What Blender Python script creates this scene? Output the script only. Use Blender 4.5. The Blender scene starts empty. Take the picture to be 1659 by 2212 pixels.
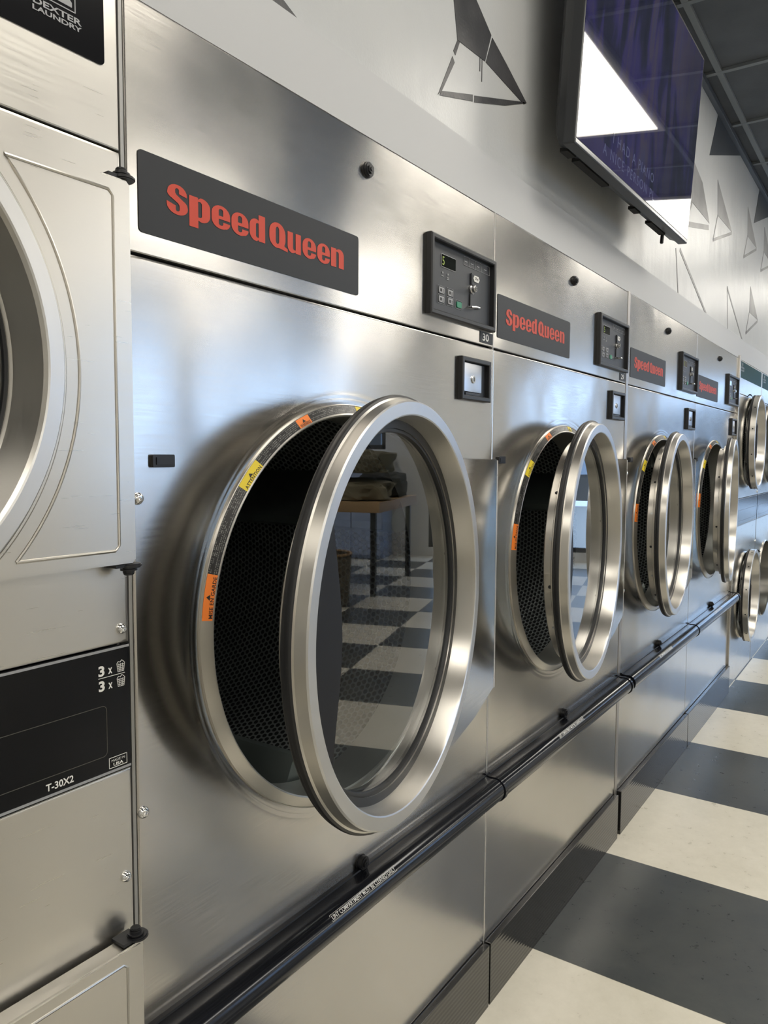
import bpy, bmesh, math, random
from math import sin, cos, pi, radians, hypot
from mathutils import Vector, Matrix
random.seed(7)
C = bpy.context.scene.collection

# ------------------------------------------------------------------ camera
R_ = Vector((0.56294851, -0.82647421, 0.00541881))
U_ = Vector((0.05704559, 0.0453954, 0.99733899))
F_ = Vector((0.82452094, 0.56114138, -0.07270198))
cam_d = bpy.data.cameras.new('camera')
cam = bpy.data.objects.new('camera', cam_d)
C.objects.link(cam)
cam.matrix_world = Matrix(((R_.x, U_.x, -F_.x, -0.6105), (R_.y, U_.y, -F_.y, -0.7963), (R_.z, U_.z, -F_.z, 1.33), (0, 0, 0, 1)))
cam_d.sensor_fit = 'HORIZONTAL'
cam_d.sensor_width = 36
cam_d.lens = 1657.26 / 1659 * 36
cam_d.clip_start = 0.02
bpy.context.scene.camera = cam
vs = bpy.context.scene.view_settings
vs.view_transform = 'Standard'
vs.look = 'None'
vs.gamma = 1
vs.use_curve_mapping = False
vs.exposure = 0.02

# ------------------------------------------------------------------ daylight outside
SKY = (0.54, 0.70, 1.0)
SKY_STRENGTH = 4.3
LAMP = (1.0, 0.945, 0.84)
LAMP_STRENGTH = 12.0
w = bpy.data.worlds.new('sky')
bpy.context.scene.world = w
w.use_nodes = True
bg = w.node_tree.nodes['Background']
bg.inputs[0].default_value = (*SKY, 1)
bg.inputs[1].default_value = SKY_STRENGTH

# ------------------------------------------------------------------ room measures
XN, XF = -3.2, 9.2        # near wall, far wall
YW, YO = 0.014, -6.0      # wall above the machines, opposite wall
ZC = 2.96
BACK = 1.05

# ================================================================== materials
MATS = {}


def lin(c):
    return tuple(((v / 255) / 12.92 if v / 255 <= 0.04045 else ((v / 255 + 0.055) / 1.055) ** 2.4) for v in c)


class NT:
    def __init__(s, name):
        s.m = bpy.data.materials.new(name)
        s.m.use_nodes = True
        s.t = s.m.node_tree
        s.t.nodes.clear()
        s.out = s.t.nodes.new('ShaderNodeOutputMaterial')

    def n(s, typ, props=None, **ins):
        nd = s.t.nodes.new(typ)
        for k, v in (props or {}).items():
            setattr(nd, k, v)
        for k, v in ins.items():
            key = k
            if k.startswith('i') and k[1:].isdigit():
                key = int(k[1:])
            else:
                key = k.replace('_', ' ')
            sock = nd.inputs[key]
            if hasattr(v, 'is_output'):
                s.t.links.new(v, sock)
            else:
                if isinstance(v, tuple) and len(v) == 3 and sock.type == 'RGBA':
                    v = (*v, 1)
                sock.default_value = v
        return nd

    def math(s, op, a, b=0.0, c=0.0):
        return s.n('ShaderNodeMath', {'operation': op}, i0=a, i1=b, i2=c).outputs[0]

    def done(s, shader):
        s.t.links.new(shader, s.out.inputs[0])
        return s.m


def pbr(name, col, rough=0.5, metal=0.0, **kw):
    if name in MATS:
        return MATS[name]
    t = NT(name)
    ins = dict(Base_Color=col, Roughness=rough, Metallic=metal)
    b = t.n('ShaderNodeBsdfPrincipled', None, **ins)
    for k, v in kw.items():
        b.inputs[k.replace('_', ' ')].default_value = v
    MATS[name] = t.done(b.outputs[0])
    return MATS[name]


def steel(name, col=(0.60, 0.585, 0.555), rough=0.3, aniso=0.75, axis='Z', rot=0.25, grain=None, wave=0.02, smudge=0.08, wide=0.0):
    """brushed stainless steel; grain = stretch of the fine brushing per object axis"""
    t = NT(name)
    co = t.n('ShaderNodeTexCoord').outputs['Object']
    g = grain or (12.0, 12.0, 420.0)
    mp = t.n('ShaderNodeMapping', None, Vector=co, Scale=g)
    fine = t.n('ShaderNodeTexNoise', None, Vector=mp.outputs[0], Scale=1.0, Detail=2.0)
    big = t.n('ShaderNodeTexNoise', None, Vector=co, Scale=3.1, Detail=1.5)
    mid = t.n('ShaderNodeTexNoise', None, Vector=co, Scale=15.0, Detail=5.0)
    r0 = t.math('MULTIPLY_ADD', fine.outputs[0], 0.12, rough - 0.06 - smudge / 2)
    r1 = t.math('MULTIPLY_ADD', mid.outputs[0], smudge, r0)
    tint = t.n('ShaderNodeMix', {'data_type': 'RGBA'}, i0=big.outputs[0], i6=tuple(c * 0.93 for c in col), i7=tuple(c * 1.06 for c in col))
    tan = t.n('ShaderNodeTangent', {'direction_type': 'RADIAL', 'axis': axis})
    h = t.math('MULTIPLY', big.outputs[0], wave)
    bump = t.n('ShaderNodeBump', None, Height=h, Strength=1.0, Distance=1.0)
    b = t.n('ShaderNodeBsdfPrincipled', None, Base_Color=tint.outputs[2], Metallic=1.0, Roughness=r1, Anisotropic=aniso,
            Anisotropic_Rotation=rot, Tangent=tan.outputs[0], Normal=bump.outputs[0])
    if wide:
        b2 = t.n('ShaderNodeBsdfPrincipled', None, Base_Color=tint.outputs[2], Metallic=1.0, Roughness=0.30, Anisotropic=1.0,
                 Anisotropic_Rotation=rot, Tangent=tan.outputs[0], Normal=bump.outputs[0])
        mx = t.n('ShaderNodeMixShader', None, i0=wide, i1=b.outputs[0], i2=b2.outputs[0])
        return t.done(mx.outputs[0])
    return t.done(b.outputs[0])


M_PANEL = steel('brushed_steel_panel', col=(0.54, 0.52, 0.49), rough=0.175, aniso=0.82, rot=0.25, wave=0.0034, smudge=0.05, wide=0.25)
M_DEX = steel('brushed_steel_satin', col=(0.62, 0.60, 0.56), rough=0.30, aniso=0.5, rot=0.25, wave=0.003, smudge=0.05)
M_RING = steel('turned_steel', col=(0.62, 0.60, 0.56), rough=0.34, aniso=0.75, axis='Y', rot=0.25, grain=(30, 400, 30), wave=0.0006)
M_RINGF = steel('satin_ring_face', col=(0.66, 0.66, 0.66), rough=0.36, aniso=0.3, axis='Y', rot=0.25, grain=(60, 60, 60), wave=0.0003, smudge=0.15)
M_EDGE = pbr('bright_steel_edge', (0.75, 0.74, 0.72), 0.35, 0.6)
M_CHROME = pbr('chrome', (0.8, 0.8, 0.8), 0.12, 1.0)
M_BLACKP = pbr('black_plastic', lin((27, 28, 32)), 0.4)
M_CHAR = pbr('charcoal_plastic', lin((46, 48, 53)), 0.42)
M_RUBBER = pbr('black_rubber', lin((26, 27, 30)), 0.45)
M_SIGN = pbr('charcoal_sign_vinyl', lin((47, 49, 53)), 0.5, Specular_IOR_Level=0.3)
M_RED = pbr('orange_red_ink', lin((192, 74, 58)), 0.5, Specular_IOR_Level=0.3)
M_WHITE = pbr('white_ink', lin((225, 225, 222)), 0.5)
M_GREYINK = pbr('grey_ink', lin((150, 152, 155)), 0.5)
M_BLACKG = pbr('gloss_black_panel', lin((13, 14, 18)), 0.2, Specular_IOR_Level=0.25)
M_SILVERT = pbr('silver_stripe', lin((150, 152, 156)), 0.4)
M_GREEN = pbr('green_button', lin((30, 125, 95)), 0.35)
M_DGREEN = pbr('dark_green_sign', lin((18, 58, 58)), 0.5, Specular_IOR_Level=0.1)
M_ORANGE = pbr('orange_label', lin((238, 128, 45)), 0.45)
M_YELLOW = pbr('yellow_label', lin((228, 205, 50)), 0.45)
M_INK = pbr('black_ink', lin((20, 18, 16)), 0.5)
M_DARKGAP = pbr('dark_gap', (0.004, 0.004, 0.004), 0.8)
M_CAB = pbr('cabinet_sheet', (0.35, 0.35, 0.34), 0.5, 0.6)
M_GALV = pbr('drum_steel_plain', lin((92, 98, 96)), 0.42, 0.5)
M_DISP = pbr('display_glass', lin((22, 25, 22)), 0.06)
M_LCD = pbr('display_digits', lin((120, 140, 50)), 0.4, Emission_Color=(0.45, 0.6, 0.1, 1), Emission_Strength=0.25)
M_LOCK = pbr('cast_zinc', (0.55, 0.56, 0.58), 0.28, 1.0)
M_RAIL = pbr('gloss_black_rail', lin((30, 32, 38)), 0.16, 0.35)
M_TVB = pbr('tv_casing', lin((40, 42, 45)), 0.4)
M_TVS = pbr('tv_silver_lip', lin((135, 137, 140)), 0.3, 0.7)
M_WOOD = pbr('birch_ply_tabletop', lin((180, 148, 108)), 0.45)
M_BLKSTEEL = pbr('black_powder_coat', lin((28, 28, 30)), 0.5)


def m_glass():
    t = NT('door_glass')
    fr = t.n('ShaderNodeFresnel', None, IOR=1.95)
    gl = t.n('ShaderNodeBsdfGlossy', None, Color=(1, 1, 1), Roughness=0.015)
    tr = t.n('ShaderNodeBsdfTransparent', None, Color=(0.80, 0.83, 0.84))
    bf = t.n('ShaderNodeNewGeometry').outputs['Backfacing']
    fac = t.math('MULTIPLY', fr.outputs[0], t.math('SUBTRACT', 1.0, bf))
    mx = t.n('ShaderNodeMixShader', None, i0=fac, i1=tr.outputs[0], i2=gl.outputs[0])
    return t.done(mx.outputs[0])


M_GLASS = m_glass()


def m_window():
    t = NT('window_glass')
    fr = t.n('ShaderNodeFresnel', None, IOR=1.45)
    gl = t.n('ShaderNodeBsdfGlossy', None, Color=(1, 1, 1), Roughness=0.01)
    tr = t.n('ShaderNodeBsdfTransparent', None, Color=(0.9, 0.95, 0.97))
    bf = t.n('ShaderNodeNewGeometry').outputs['Backfacing']
    fac = t.math('MULTIPLY', fr.outputs[0], t.math('SUBTRACT', 1.0, bf))
    mx = t.n('ShaderNodeMixShader', None, i0=fac, i1=tr.outputs[0], i2=gl.outputs[0])
    return t.done(mx.outputs[0])


M_WIN = m_window()


def m_perf(src):
    """sheet steel with a hexagonal grid of round holes; u, v in metres"""
    t = NT('perforated_drum_' + src)
    if src == 'uv':
        v = t.n('ShaderNodeTexCoord').outputs['UV']
        sp = t.n('ShaderNodeSeparateXYZ', None, Vector=v)
        u_, v_ = sp.outputs[0], sp.outputs[1]
    else:
        v = t.n('ShaderNodeTexCoord').outputs['Object']
        sp = t.n('ShaderNodeSeparateXYZ', None, Vector=v)
        u_, v_ = sp.outputs[0], sp.outputs[2]
    P = 0.0145
    a = t.math('DIVIDE', u_, P)
    b = t.math('DIVIDE', v_, P * 1.7320508)

    def d2(off):
        x = t.math('SUBTRACT', t.math('FRACT', t.math('ADD', a, off + 100)), 0.5)
        y = t.math('MULTIPLY', t.math('SUBTRACT', t.math('FRACT', t.math('ADD', b, off + 100)), 0.5), 1.7320508)
        return t.math('ADD', t.math('MULTIPLY', x, x), t.math('MULTIPLY', y, y))
    d = t.math('SQRT', t.math('MINIMUM', d2(0.0), d2(0.5)))
    ring = t.n('ShaderNodeMapRange', None, Value=d, i1=0.33, i2=0.40)
    h = t.n('ShaderNodeMapRange', None, Value=d, i1=0.28, i2=0.46)
    bump = t.n('ShaderNodeBump', None, Height=t.math('MULTIPLY', h.outputs[0], 0.0012), Strength=1.0, Distance=1.0)
    met = t.n('ShaderNodeBsdfPrincipled', None, Base_Color=lin((136, 140, 140)), Metallic=0.35, Roughness=0.32, Normal=bump.outputs[0])
    hole = t.n('ShaderNodeBsdfPrincipled', None, Base_Color=(0.004, 0.004, 0.005), Roughness=0.8)
    mx = t.n('ShaderNodeMixShader', None, i0=ring.outputs[0], i1=hole.outputs[0], i2=met.outputs[0])
    return t.done(mx.outputs[0])


M_PERF = m_perf('uv')
M_PERFB = m_perf('obj')


def m_wall():
    t = NT('white_wall_paint')
    co = t.n('ShaderNodeTexCoord').outputs['Object']
    n1 = t.n('ShaderNodeTexNoise', None, Vector=co, Scale=150.0, Detail=3.0)
    n2 = t.n('ShaderNodeTexNoise', None, Vector=co, Scale=2.2, Detail=4.0)
    mp = t.n('ShaderNodeMapping', None, Vector=co, Scale=(6.0, 6.0, 0.5))
    n3 = t.n('ShaderNodeTexNoise', None, Vector=mp.outputs[0], Scale=1.5, Detail=2.0)
    col = t.n('ShaderNodeMix', {'data_type': 'RGBA'}, i0=n2.outputs[0], i6=lin((174, 177, 180)), i7=lin((190, 192, 193)))
    h = t.math('ADD', t.math('MULTIPLY', n1.outputs[0], 0.0005), t.math('ADD', t.math('MULTIPLY', n2.outputs[0], 0.012), t.math('MULTIPLY', n3.outputs[0], 0.003)))
    bump = t.n('ShaderNodeBump', None, Height=h, Strength=1.0, Distance=1.0)
    b = t.n('ShaderNodeBsdfPrincipled', None, Base_Color=col.outputs[2], Roughness=0.34, Normal=bump.outputs[0])
    return t.done(b.outputs[0])


M_WALL = m_wall()
M_WALLM = pbr('matt_wall_paint', lin((205, 204, 200)), 0.6)
M_BAND = pbr('grey_white_board_paint', lin((180, 182, 185)), 0.55)


def m_paint(name, c0, c1, rough=0.4):
    t = NT(name)
    co = t.n('ShaderNodeTexCoord').outputs['Object']
    n2 = t.n('ShaderNodeTexNoise', None, Vector=co, Scale=5.0, Detail=4.0)
    n1 = t.n('ShaderNodeTexNoise', None, Vector=co, Scale=160.0, Detail=3.0)
    rr = t.n('ShaderNodeMapRange', None, Value=n2.outputs[0], i1=0.35, i2=0.65)
    col = t.n('ShaderNodeMix', {'data_type': 'RGBA'}, i0=rr.outputs[0], i6=lin(c0), i7=lin(c1))
    bump = t.n('ShaderNodeBump', None, Height=t.math('MULTIPLY', n1.outputs[0], 0.0006), Strength=1.0, Distance=1.0)
    b = t.n('ShaderNodeBsdfPrincipled', None, Base_Color=col.outputs[2], Roughness=rough, Normal=bump.outputs[0])
    return t.done(b.outputs[0])


M_TRI = m_paint('sprayed_charcoal_paint', (44, 45, 49), (84, 84, 86))
M_TRIG = m_paint('sprayed_grey_paint', (100, 101, 103), (132, 132, 133))
M_TRID = m_paint('solid_dark_paint', (46, 50, 58), (52, 56, 64))


def m_floor():
    t = NT('checker_vinyl_floor')
    co = t.n('ShaderNodeTexCoord').outputs['Object']
    S = 0.6125
    sp = t.n('ShaderNodeSeparateXYZ', None, Vector=co)
    a = t.math('DIVIDE', t.math('SUBTRACT', sp.outputs[0], 1.266), S)
    b = t.math('DIVIDE', sp.outputs[1], S)
    fa, fb = t.math('FLOOR', a), t.math('FLOOR', b)
    par = t.math('MODULO', t.math('ADD', t.math('ADD', fa, fb), 400.0), 2.0)
    n1 = t.n('ShaderNodeTexNoise', None, Vector=co, Scale=3.0, Detail=6.0, Roughness=0.6)
    n2 = t.n('ShaderNodeTexNoise', None, Vector=co, Scale=22.0, Detail=6.0, Roughness=0.7)
    nn = t.math('ADD', t.math('MULTIPLY', n1.outputs[0], 0.6), t.math('MULTIPLY', n2.outputs[0], 0.4))
    mr = t.n('ShaderNodeMapRange', None, Value=nn, i1=0.35, i2=0.65)
    wcol = t.n('ShaderNodeMix', {'data_type': 'RGBA'}, i0=mr.outputs[0], i6=lin((208, 203, 187)), i7=lin((226, 221, 207)))
    dcol = t.n('ShaderNodeMix', {'data_type': 'RGBA'}, i0=mr.outputs[0], i6=lin((58, 62, 64)), i7=lin((76, 79, 78)))
    base = t.n('ShaderNodeMix', {'data_type': 'RGBA'}, i0=par, i6=wcol.outputs[2], i7=dcol.outputs[2])

    def edge(f, ff):
        d = t.math('ABSOLUTE', t.math('SUBTRACT', t.math('SUBTRACT', f, ff), 0.5))
        return t.math('GREATER_THAN', d, 0.4978)
    e = t.math('MAXIMUM', edge(a, fa), edge(b, fb))
    col = t.n('ShaderNodeMix', {'data_type': 'RGBA'}, i0=t.math('MULTIPLY', e, 0.65), i6=base.outputs[2], i7=lin((70, 66, 58)))
    vor = t.n('ShaderNodeTexVoronoi', None, Vector=co, Scale=14.0)
    sp2 = t.math('LESS_THAN', vor.outputs['Distance'], 0.014)
    col2 = t.n('ShaderNodeMix', {'data_type': 'RGBA'}, i0=t.math('MULTIPLY', sp2, 0.45), i6=col.outputs[2], i7=lin((120, 117, 108)))
    rgh = t.math('MULTIPLY_ADD', n2.outputs[0], 0.2, 0.2)
    h = t.math('SUBTRACT', t.math('MULTIPLY', n1.outputs[0], 0.0015), t.math('MULTIPLY', e, 0.0006))
    bump = t.n('ShaderNodeBump', None, Height=h, Strength=1.0, Distance=1.0)
    bs = t.n('ShaderNodeBsdfPrincipled', None, Base_Color=col2.outputs[2], Roughness=rgh, Normal=bump.outputs[0])
    return t.done(bs.outputs[0])


M_FLOOR = m_floor()
M_TILE = m_paint('dark_ceiling_tile', (74, 79, 86), (84, 89, 96), 0.75)
M_TEE = pbr('painted_ceiling_tee', lin((112, 118, 124)), 0.5)
M_MOLD = pbr('dark_ceiling_molding', lin((66, 71, 80)), 0.45)
M_DIFF = pbr('light_diffuser', (0.9, 0.9, 0.9), 0.5, Emission_Color=(*LAMP, 1), Emission_Strength=LAMP_STRENGTH)
M_FRAMEW = pbr('white_lamp_frame', lin((215, 215, 210)), 0.4)


def m_plinth():
    t = NT('ribbed_black_base')
    co = t.n('ShaderNodeTexCoord').outputs['Object']
    sp = t.n('ShaderNodeSeparateXYZ', None, Vector=co)
    wv = t.math('SINE', t.math('MULTIPLY', sp.outputs[2], 2 * pi / 0.011))
    n = t.n('ShaderNodeTexNoise', None, Vector=co, Scale=9.0, Detail=5.0)
    bump = t.n('ShaderNodeBump', None, Height=t.math('MULTIPLY', wv, 0.00010), Strength=1.0, Distance=1.0)
    col = t.n('ShaderNodeMix', {'data_type': 'RGBA'}, i0=n.outputs[0], i6=lin((24, 24, 26)), i7=lin((40, 39, 37)))
    b = t.n('ShaderNodeBsdfPrincipled', None, Base_Color=col.outputs[2], Roughness=0.14, Metallic=0.0, Specular_IOR_Level=0.65, Normal=bump.outputs[0])
    return t.done(b.outputs[0])


M_PLINTH = m_plinth()


def m_fineprint():
    """black label strip with rows of tiny white print; u along the strip, v across, both in metres"""
    t = NT('fine_print_label')
    v = t.n('ShaderNodeTexCoord').outputs['UV']
    sp = t.n('ShaderNodeSeparateXYZ', None, Vector=v)
    row = t.math('DIVIDE', sp.outputs[1], 0.0024)
    ri, rf = t.math('FLOOR', row), t.math('FRACT', row)
    inrow = t.math('MULTIPLY', t.math('GREATER_THAN', rf, 0.3), t.math('LESS_THAN', rf, 0.82))
    cv = t.n('ShaderNodeCombineXYZ', None, X=t.math('MULTIPLY', sp.outputs[0], 900.0), Y=t.math('MULTIPLY', ri, 17.3))
    n = t.n('ShaderNodeTexNoise', None, Vector=cv.outputs[0], Scale=1.0, Detail=0.0)
    cv2 = t.n('ShaderNodeCombineXYZ', None, X=t.math('MULTIPLY', sp.outputs[0], 38.0), Y=t.math('MULTIPLY', ri, 3.7))
    n2 = t.n('ShaderNodeTexNoise', None, Vector=cv2.outputs[0], Scale=1.0, Detail=0.0)
    on = t.math('MULTIPLY', t.math('MULTIPLY', inrow, t.math('GREATER_THAN', n.outputs[0], 0.5)), t.math('GREATER_THAN', n2.outputs[0], 0.38))
    col = t.n('ShaderNodeMix', {'data_type': 'RGBA'}, i0=on, i6=lin((24, 24, 26)), i7=lin((118, 118, 116)))
    b = t.n('ShaderNodeBsdfPrincipled', None, Base_Color=col.outputs[2], Roughness=0.35)
    return t.done(b.outputs[0])


M_FINE = m_fineprint()


def m_screen():
    """dim blue and violet picture on a television"""
    t = NT('television_picture')
    v = t.n('ShaderNodeTexCoord').outputs['UV']
    mp = t.n('ShaderNodeMapping', None, Vector=v, Scale=(9.0, 1.4, 1.0))
    n1 = t.n('ShaderNodeTexNoise', None, Vector=mp.outputs[0], Scale=1.3, Detail=3.0, Distortion=0.6)
    mp2 = t.n('ShaderNodeMapping', None, Vector=v, Location=(3.1, 1.0, 0), Scale=(4.0, 1.0, 1.0))
    n2 = t.n('ShaderNodeTexNoise', None, Vector=mp2.outputs[0], Scale=1.6, Detail=2.0)
    r1 = t.n('ShaderNodeValToRGB', None, Fac=n1.outputs[0])
    cr = r1.color_ramp
    cr.elements[0].position, cr.elements[0].color = 0.30, (*lin((24, 28, 42)), 1)
    cr.elements[1].position, cr.elements[1].color = 0.72, (*lin((58, 60, 98)), 1)
    e = cr.elements.new(0.45); e.color = (*lin((36, 39, 66)), 1)
    e = cr.elements.new(0.52); e.color = (*lin((50, 46, 98)), 1)
    e = cr.elements.new(0.60); e.color = (*lin((70, 64, 84)), 1)
    sp = t.n('ShaderNodeSeparateXYZ', None, Vector=v)
    band = t.math('LESS_THAN', sp.outputs[1], 0.075)
    side = t.n('ShaderNodeMapRange', None, Value=t.math('ADD', sp.outputs[0], t.math('MULTIPLY', sp.outputs[1], -0.35)), i1=0.35, i2=0.6)
    dark = t.n('ShaderNodeMix', {'data_type': 'RGBA'}, i0=t.math('MULTIPLY', t.math('MULTIPLY', side.outputs[0], n2.outputs[0]), 1.0), i6=r1.outputs[0], i7=lin((24, 28, 48)))
    c2 = t.n('ShaderNodeMix', {'data_type': 'RGBA'}, i0=t.math('MULTIPLY', band, 0.8), i6=dark.outputs[2], i7=lin((62, 57, 98)))
    b = t.n('ShaderNodeBsdfPrincipled', None, Base_Color=(0.01, 0.01, 0.012), Roughness=0.03, Emission_Color=c2.outputs[2], Emission_Strength=0.6)
    return t.done(b.outputs[0])


M_SCREEN = m_screen()


def m_cloth(name, c0, c1, scale=6):
    t = NT(name)
    co = t.n('ShaderNodeTexCoord').outputs['Object']
    n = t.n('ShaderNodeTexNoise', None, Vector=co, Scale=scale, Detail=5.0)
    mr = t.n('ShaderNodeMapRange', None, Value=n.outputs[0], i1=0.4, i2=0.6)
    col = t.n('ShaderNodeMix', {'data_type': 'RGBA'}, i0=mr.outputs[0], i6=lin(c0), i7=lin(c1))
    bump = t.n('ShaderNodeBump', None, Height=t.math('MULTIPLY', n.outputs[0], 0.02), Strength=1.0, Distance=1.0)
    b = t.n('ShaderNodeBsdfPrincipled', None, Base_Color=col.outputs[2], Roughness=0.9, Normal=bump.outputs[0])
    return t.done(b.outputs[0])


# ================================================================== mesh helpers
def obj(name, data, mat=None, parent=None, loc=(0, 0, 0), rot=(0, 0, 0)):
    if mat is not None and len(data.materials) == 0:
        for m in (mat if isinstance(mat, (list, tuple)) else [mat]):
            data.materials.append(m)
    o = bpy.data.objects.new(name, data)
    C.objects.link(o)
    o.parent = parent
    o.location = loc
    o.rotation_euler = rot
    return o


def empty(name, loc=(0, 0, 0), rz=0):
    o = bpy.data.objects.new(name, None)
    C.objects.link(o)
    o.location = loc
    o.rotation_euler = (0, 0, rz)
    o.empty_display_size = 0.1
    return o


def tag(o, label=None, cat=None, group=None, kind=None):
    if label: o['label'] = label
    if cat: o['category'] = cat
    if group: o['group'] = group
    if kind: o['kind'] = kind
    return o


def smooth(me, ang=35):
    me.polygons.foreach_set('use_smooth', [True] * len(me.polygons))
    me.set_sharp_from_angle(angle=radians(ang))
    return me


class MB:
    """collects shapes into one mesh"""

    def __init__(s):
        s.v, s.f, s.mi, s.uv = [], [], [], []

    def add(s, vs, fs, mi=0, uvs=None):
        o = len(s.v)
        s.v += [tuple(v) for v in vs]
        for k, f in enumerate(fs):
            s.f.append(tuple(o + i for i in f))
            s.mi.append(mi)
            s.uv.append(uvs[k] if uvs else None)
        return s

    def box(s, x0, x1, y0, y1, z0, z1, b=0.0, mi=0):
        bm = bmesh.new()
        bmesh.ops.create_cube(bm, size=1)
        for v in bm.verts:
            v.co = Vector(((x0 + x1) / 2 + v.co.x * (x1 - x0), (y0 + y1) / 2 + v.co.y * (y1 - y0), (z0 + z1) / 2 + v.co.z * (z1 - z0)))
        if b > 0:
            bmesh.ops.bevel(bm, geom=list(bm.edges), offset=b, segments=2, affect='EDGES', profile=0.7)
        s.bm(bm, mi)
        bm.free()
        return s

    def bm(s, bm, mi=0, M=None):
        bm.verts.index_update()
        vs = [(M @ v.co) if M else v.co.copy() for v in bm.verts]
        s.add(vs, [[v.index for v in f.verts] for f in bm.faces], mi)

    def prism(s, pts, y0, y1, mi=0, b=0.0):
        """polygon in x-z extruded along y (front at y0)"""
        bm = bmesh.new()
        vs = [bm.verts.new((p[0], y0, p[1])) for p in pts]
        f = bm.faces.new(vs)
        r = bmesh.ops.extrude_face_region(bm, geom=[f])
        for g in r['geom']:
            if isinstance(g, bmesh.types.BMVert):
                g.co.y = y1
        bmesh.ops.recalc_face_normals(bm, faces=list(bm.faces))
        if b > 0:
            es = [e for e in bm.edges if abs(e.verts[0].co.y - y0) < 1e-7 and abs(e.verts[1].co.y - y0) < 1e-7]
            bmesh.ops.bevel(bm, geom=es, offset=b, segments=2, affect='EDGES')
        s.bm(bm, mi)
        bm.free()
        return s

    def cyl(s, c, axis, r, h, n=24, r2=None, mi=0, b=0.0):
        bm = bmesh.new()
        bmesh.ops.create_cone(bm, cap_ends=True, segments=n, radius1=r, radius2=r if r2 is None else r2, depth=h)
        if b > 0:
            es = [e for e in bm.edges if abs(e.verts[0].co.z - e.verts[1].co.z) < 1e-7]
            bmesh.ops.bevel(bm, geom=es, offset=b, segments=2, affect='EDGES')
        q = Vector((0, 0, 1)).rotation_difference(Vector(axis)).to_matrix().to_4x4()
        s.bm(bm, mi, Matrix.Translation(c) @ q)
        bm.free()
        return s

    def lathe(s, prof, n=128, c=(0, 0), a0=0.0, a1=2 * pi, mi=None, uvr=None):
        """profile of (radius, y) turned about the y axis through c=(x, z)"""
        full = abs(a1 - a0 - 2 * pi) < 1e-6
        m = n if full else n + 1
        vs, fs, uvs, L = [], [], [], [0.0]
        for k in range(1, len(prof)):
            L.append(L[-1] + hypot(prof[k][0] - prof[k - 1][0], prof[k][1] - prof[k - 1][1]))
        for i in range(m):
            a = a0 + (a1 - a0) * i / n
            for (r, y) in prof:
                vs.append((c[0] + r * cos(a), y, c[1] + r * sin(a)))
        K = len(prof)
        rr = uvr or prof[0][0]
        o = len(s.v)
        s.v += vs
        for i in range(n):
            j = (i + 1) % m
            ua, ub = (a0 + (a1 - a0) * i / n) * rr, (a0 + (a1 - a0) * (i + 1) / n) * rr
            for k in range(K - 1):
                s.f.append((o + i * K + k, o + i * K + k + 1, o + j * K + k + 1, o + j * K + k))
                s.uv.append([(ua, L[k]), (ua, L[k + 1]), (ub, L[k + 1]), (ub, L[k])])
                s.mi.append(mi[k] if mi else 0)
        return s

    def tube(s, pts, r, n=10, mi=0, flat_y=False):
        P = [Vector(p) for p in pts]
        vs, fs = [], []
        up = Vector((0, 0, 1))
        for i, p in enumerate(P):
            t = (P[min(i + 1, len(P) - 1)] - P[max(i - 1, 0)]).normalized()
            u = t.cross(up) if abs(t.dot(up)) < 0.95 else t.cross(Vector((1, 0, 0)))
            if flat_y: u = t.cross(Vector((0, 1, 0)))
            u.normalize()
            w_ = t.cross(u)
            for k in range(n):
                a = 2 * pi * k / n
                vs.append(p + u * (r * cos(a)) + w_ * (r * sin(a)))
        for i in range(len(P) - 1):
            for k in range(n):
                fs.append((i * n + k, i * n + (k + 1) % n, (i + 1) * n + (k + 1) % n, (i + 1) * n + k))
        fs.append(tuple(range(n - 1, -1, -1)))
        fs.append(tuple(range((len(P) - 1) * n, len(P) * n)))
        return s.add(vs, fs, mi)

    def mesh(s, name, sm=35, fix=True):
        me = bpy.data.meshes.new(name)
        me.from_pydata(s.v, [], s.f)
        me.polygons.foreach_set('material_index', s.mi)
        if any(u is not None for u in s.uv):
            ul = me.uv_layers.new(name='UVMap')
            for p, u in zip(me.polygons, s.uv):
                if u:
                    for li, c in zip(p.loop_indices, u):
                        ul.data[li].uv = c
        me.update()
        if fix:
            bm = bmesh.new()
            bm.from_mesh(me)
            bmesh.ops.recalc_face_normals(bm, faces=list(bm.faces))
            bm.to_mesh(me)
            bm.free()
        if sm:
            smooth(me, sm)
        return me

    def build(s, name, mat, parent=None, loc=(0, 0, 0), rot=(0, 0, 0), sm=35, fix=True):
        return obj(name, s.mesh(name, sm, fix), mat, parent, loc, rot)


def flat(me, toward=-1):
    """make every face of a thin front sheet look towards -y"""
    bm = bmesh.new()
    bm.from_mesh(me)
    for f in bm.faces:
        if f.normal.y > 1e-4:
            f.normal_flip()
    bm.to_mesh(me)
    bm.free()
    return me


def rrect(x0, z0, x1, z1, r, n=6):
    pts = []
    for (cx, cz, a) in ((x1 - r, z1 - r, 0), (x0 + r, z1 - r, pi / 2), (x0 + r, z0 + r, pi), (x1 - r, z0 + r, 3 * pi / 2)):
        for k in range(n + 1):
            b = a + pi / 2 * k / n
            pts.append((cx + r * cos(b), cz + r * sin(b)))
    return pts


_tc = {}


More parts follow.
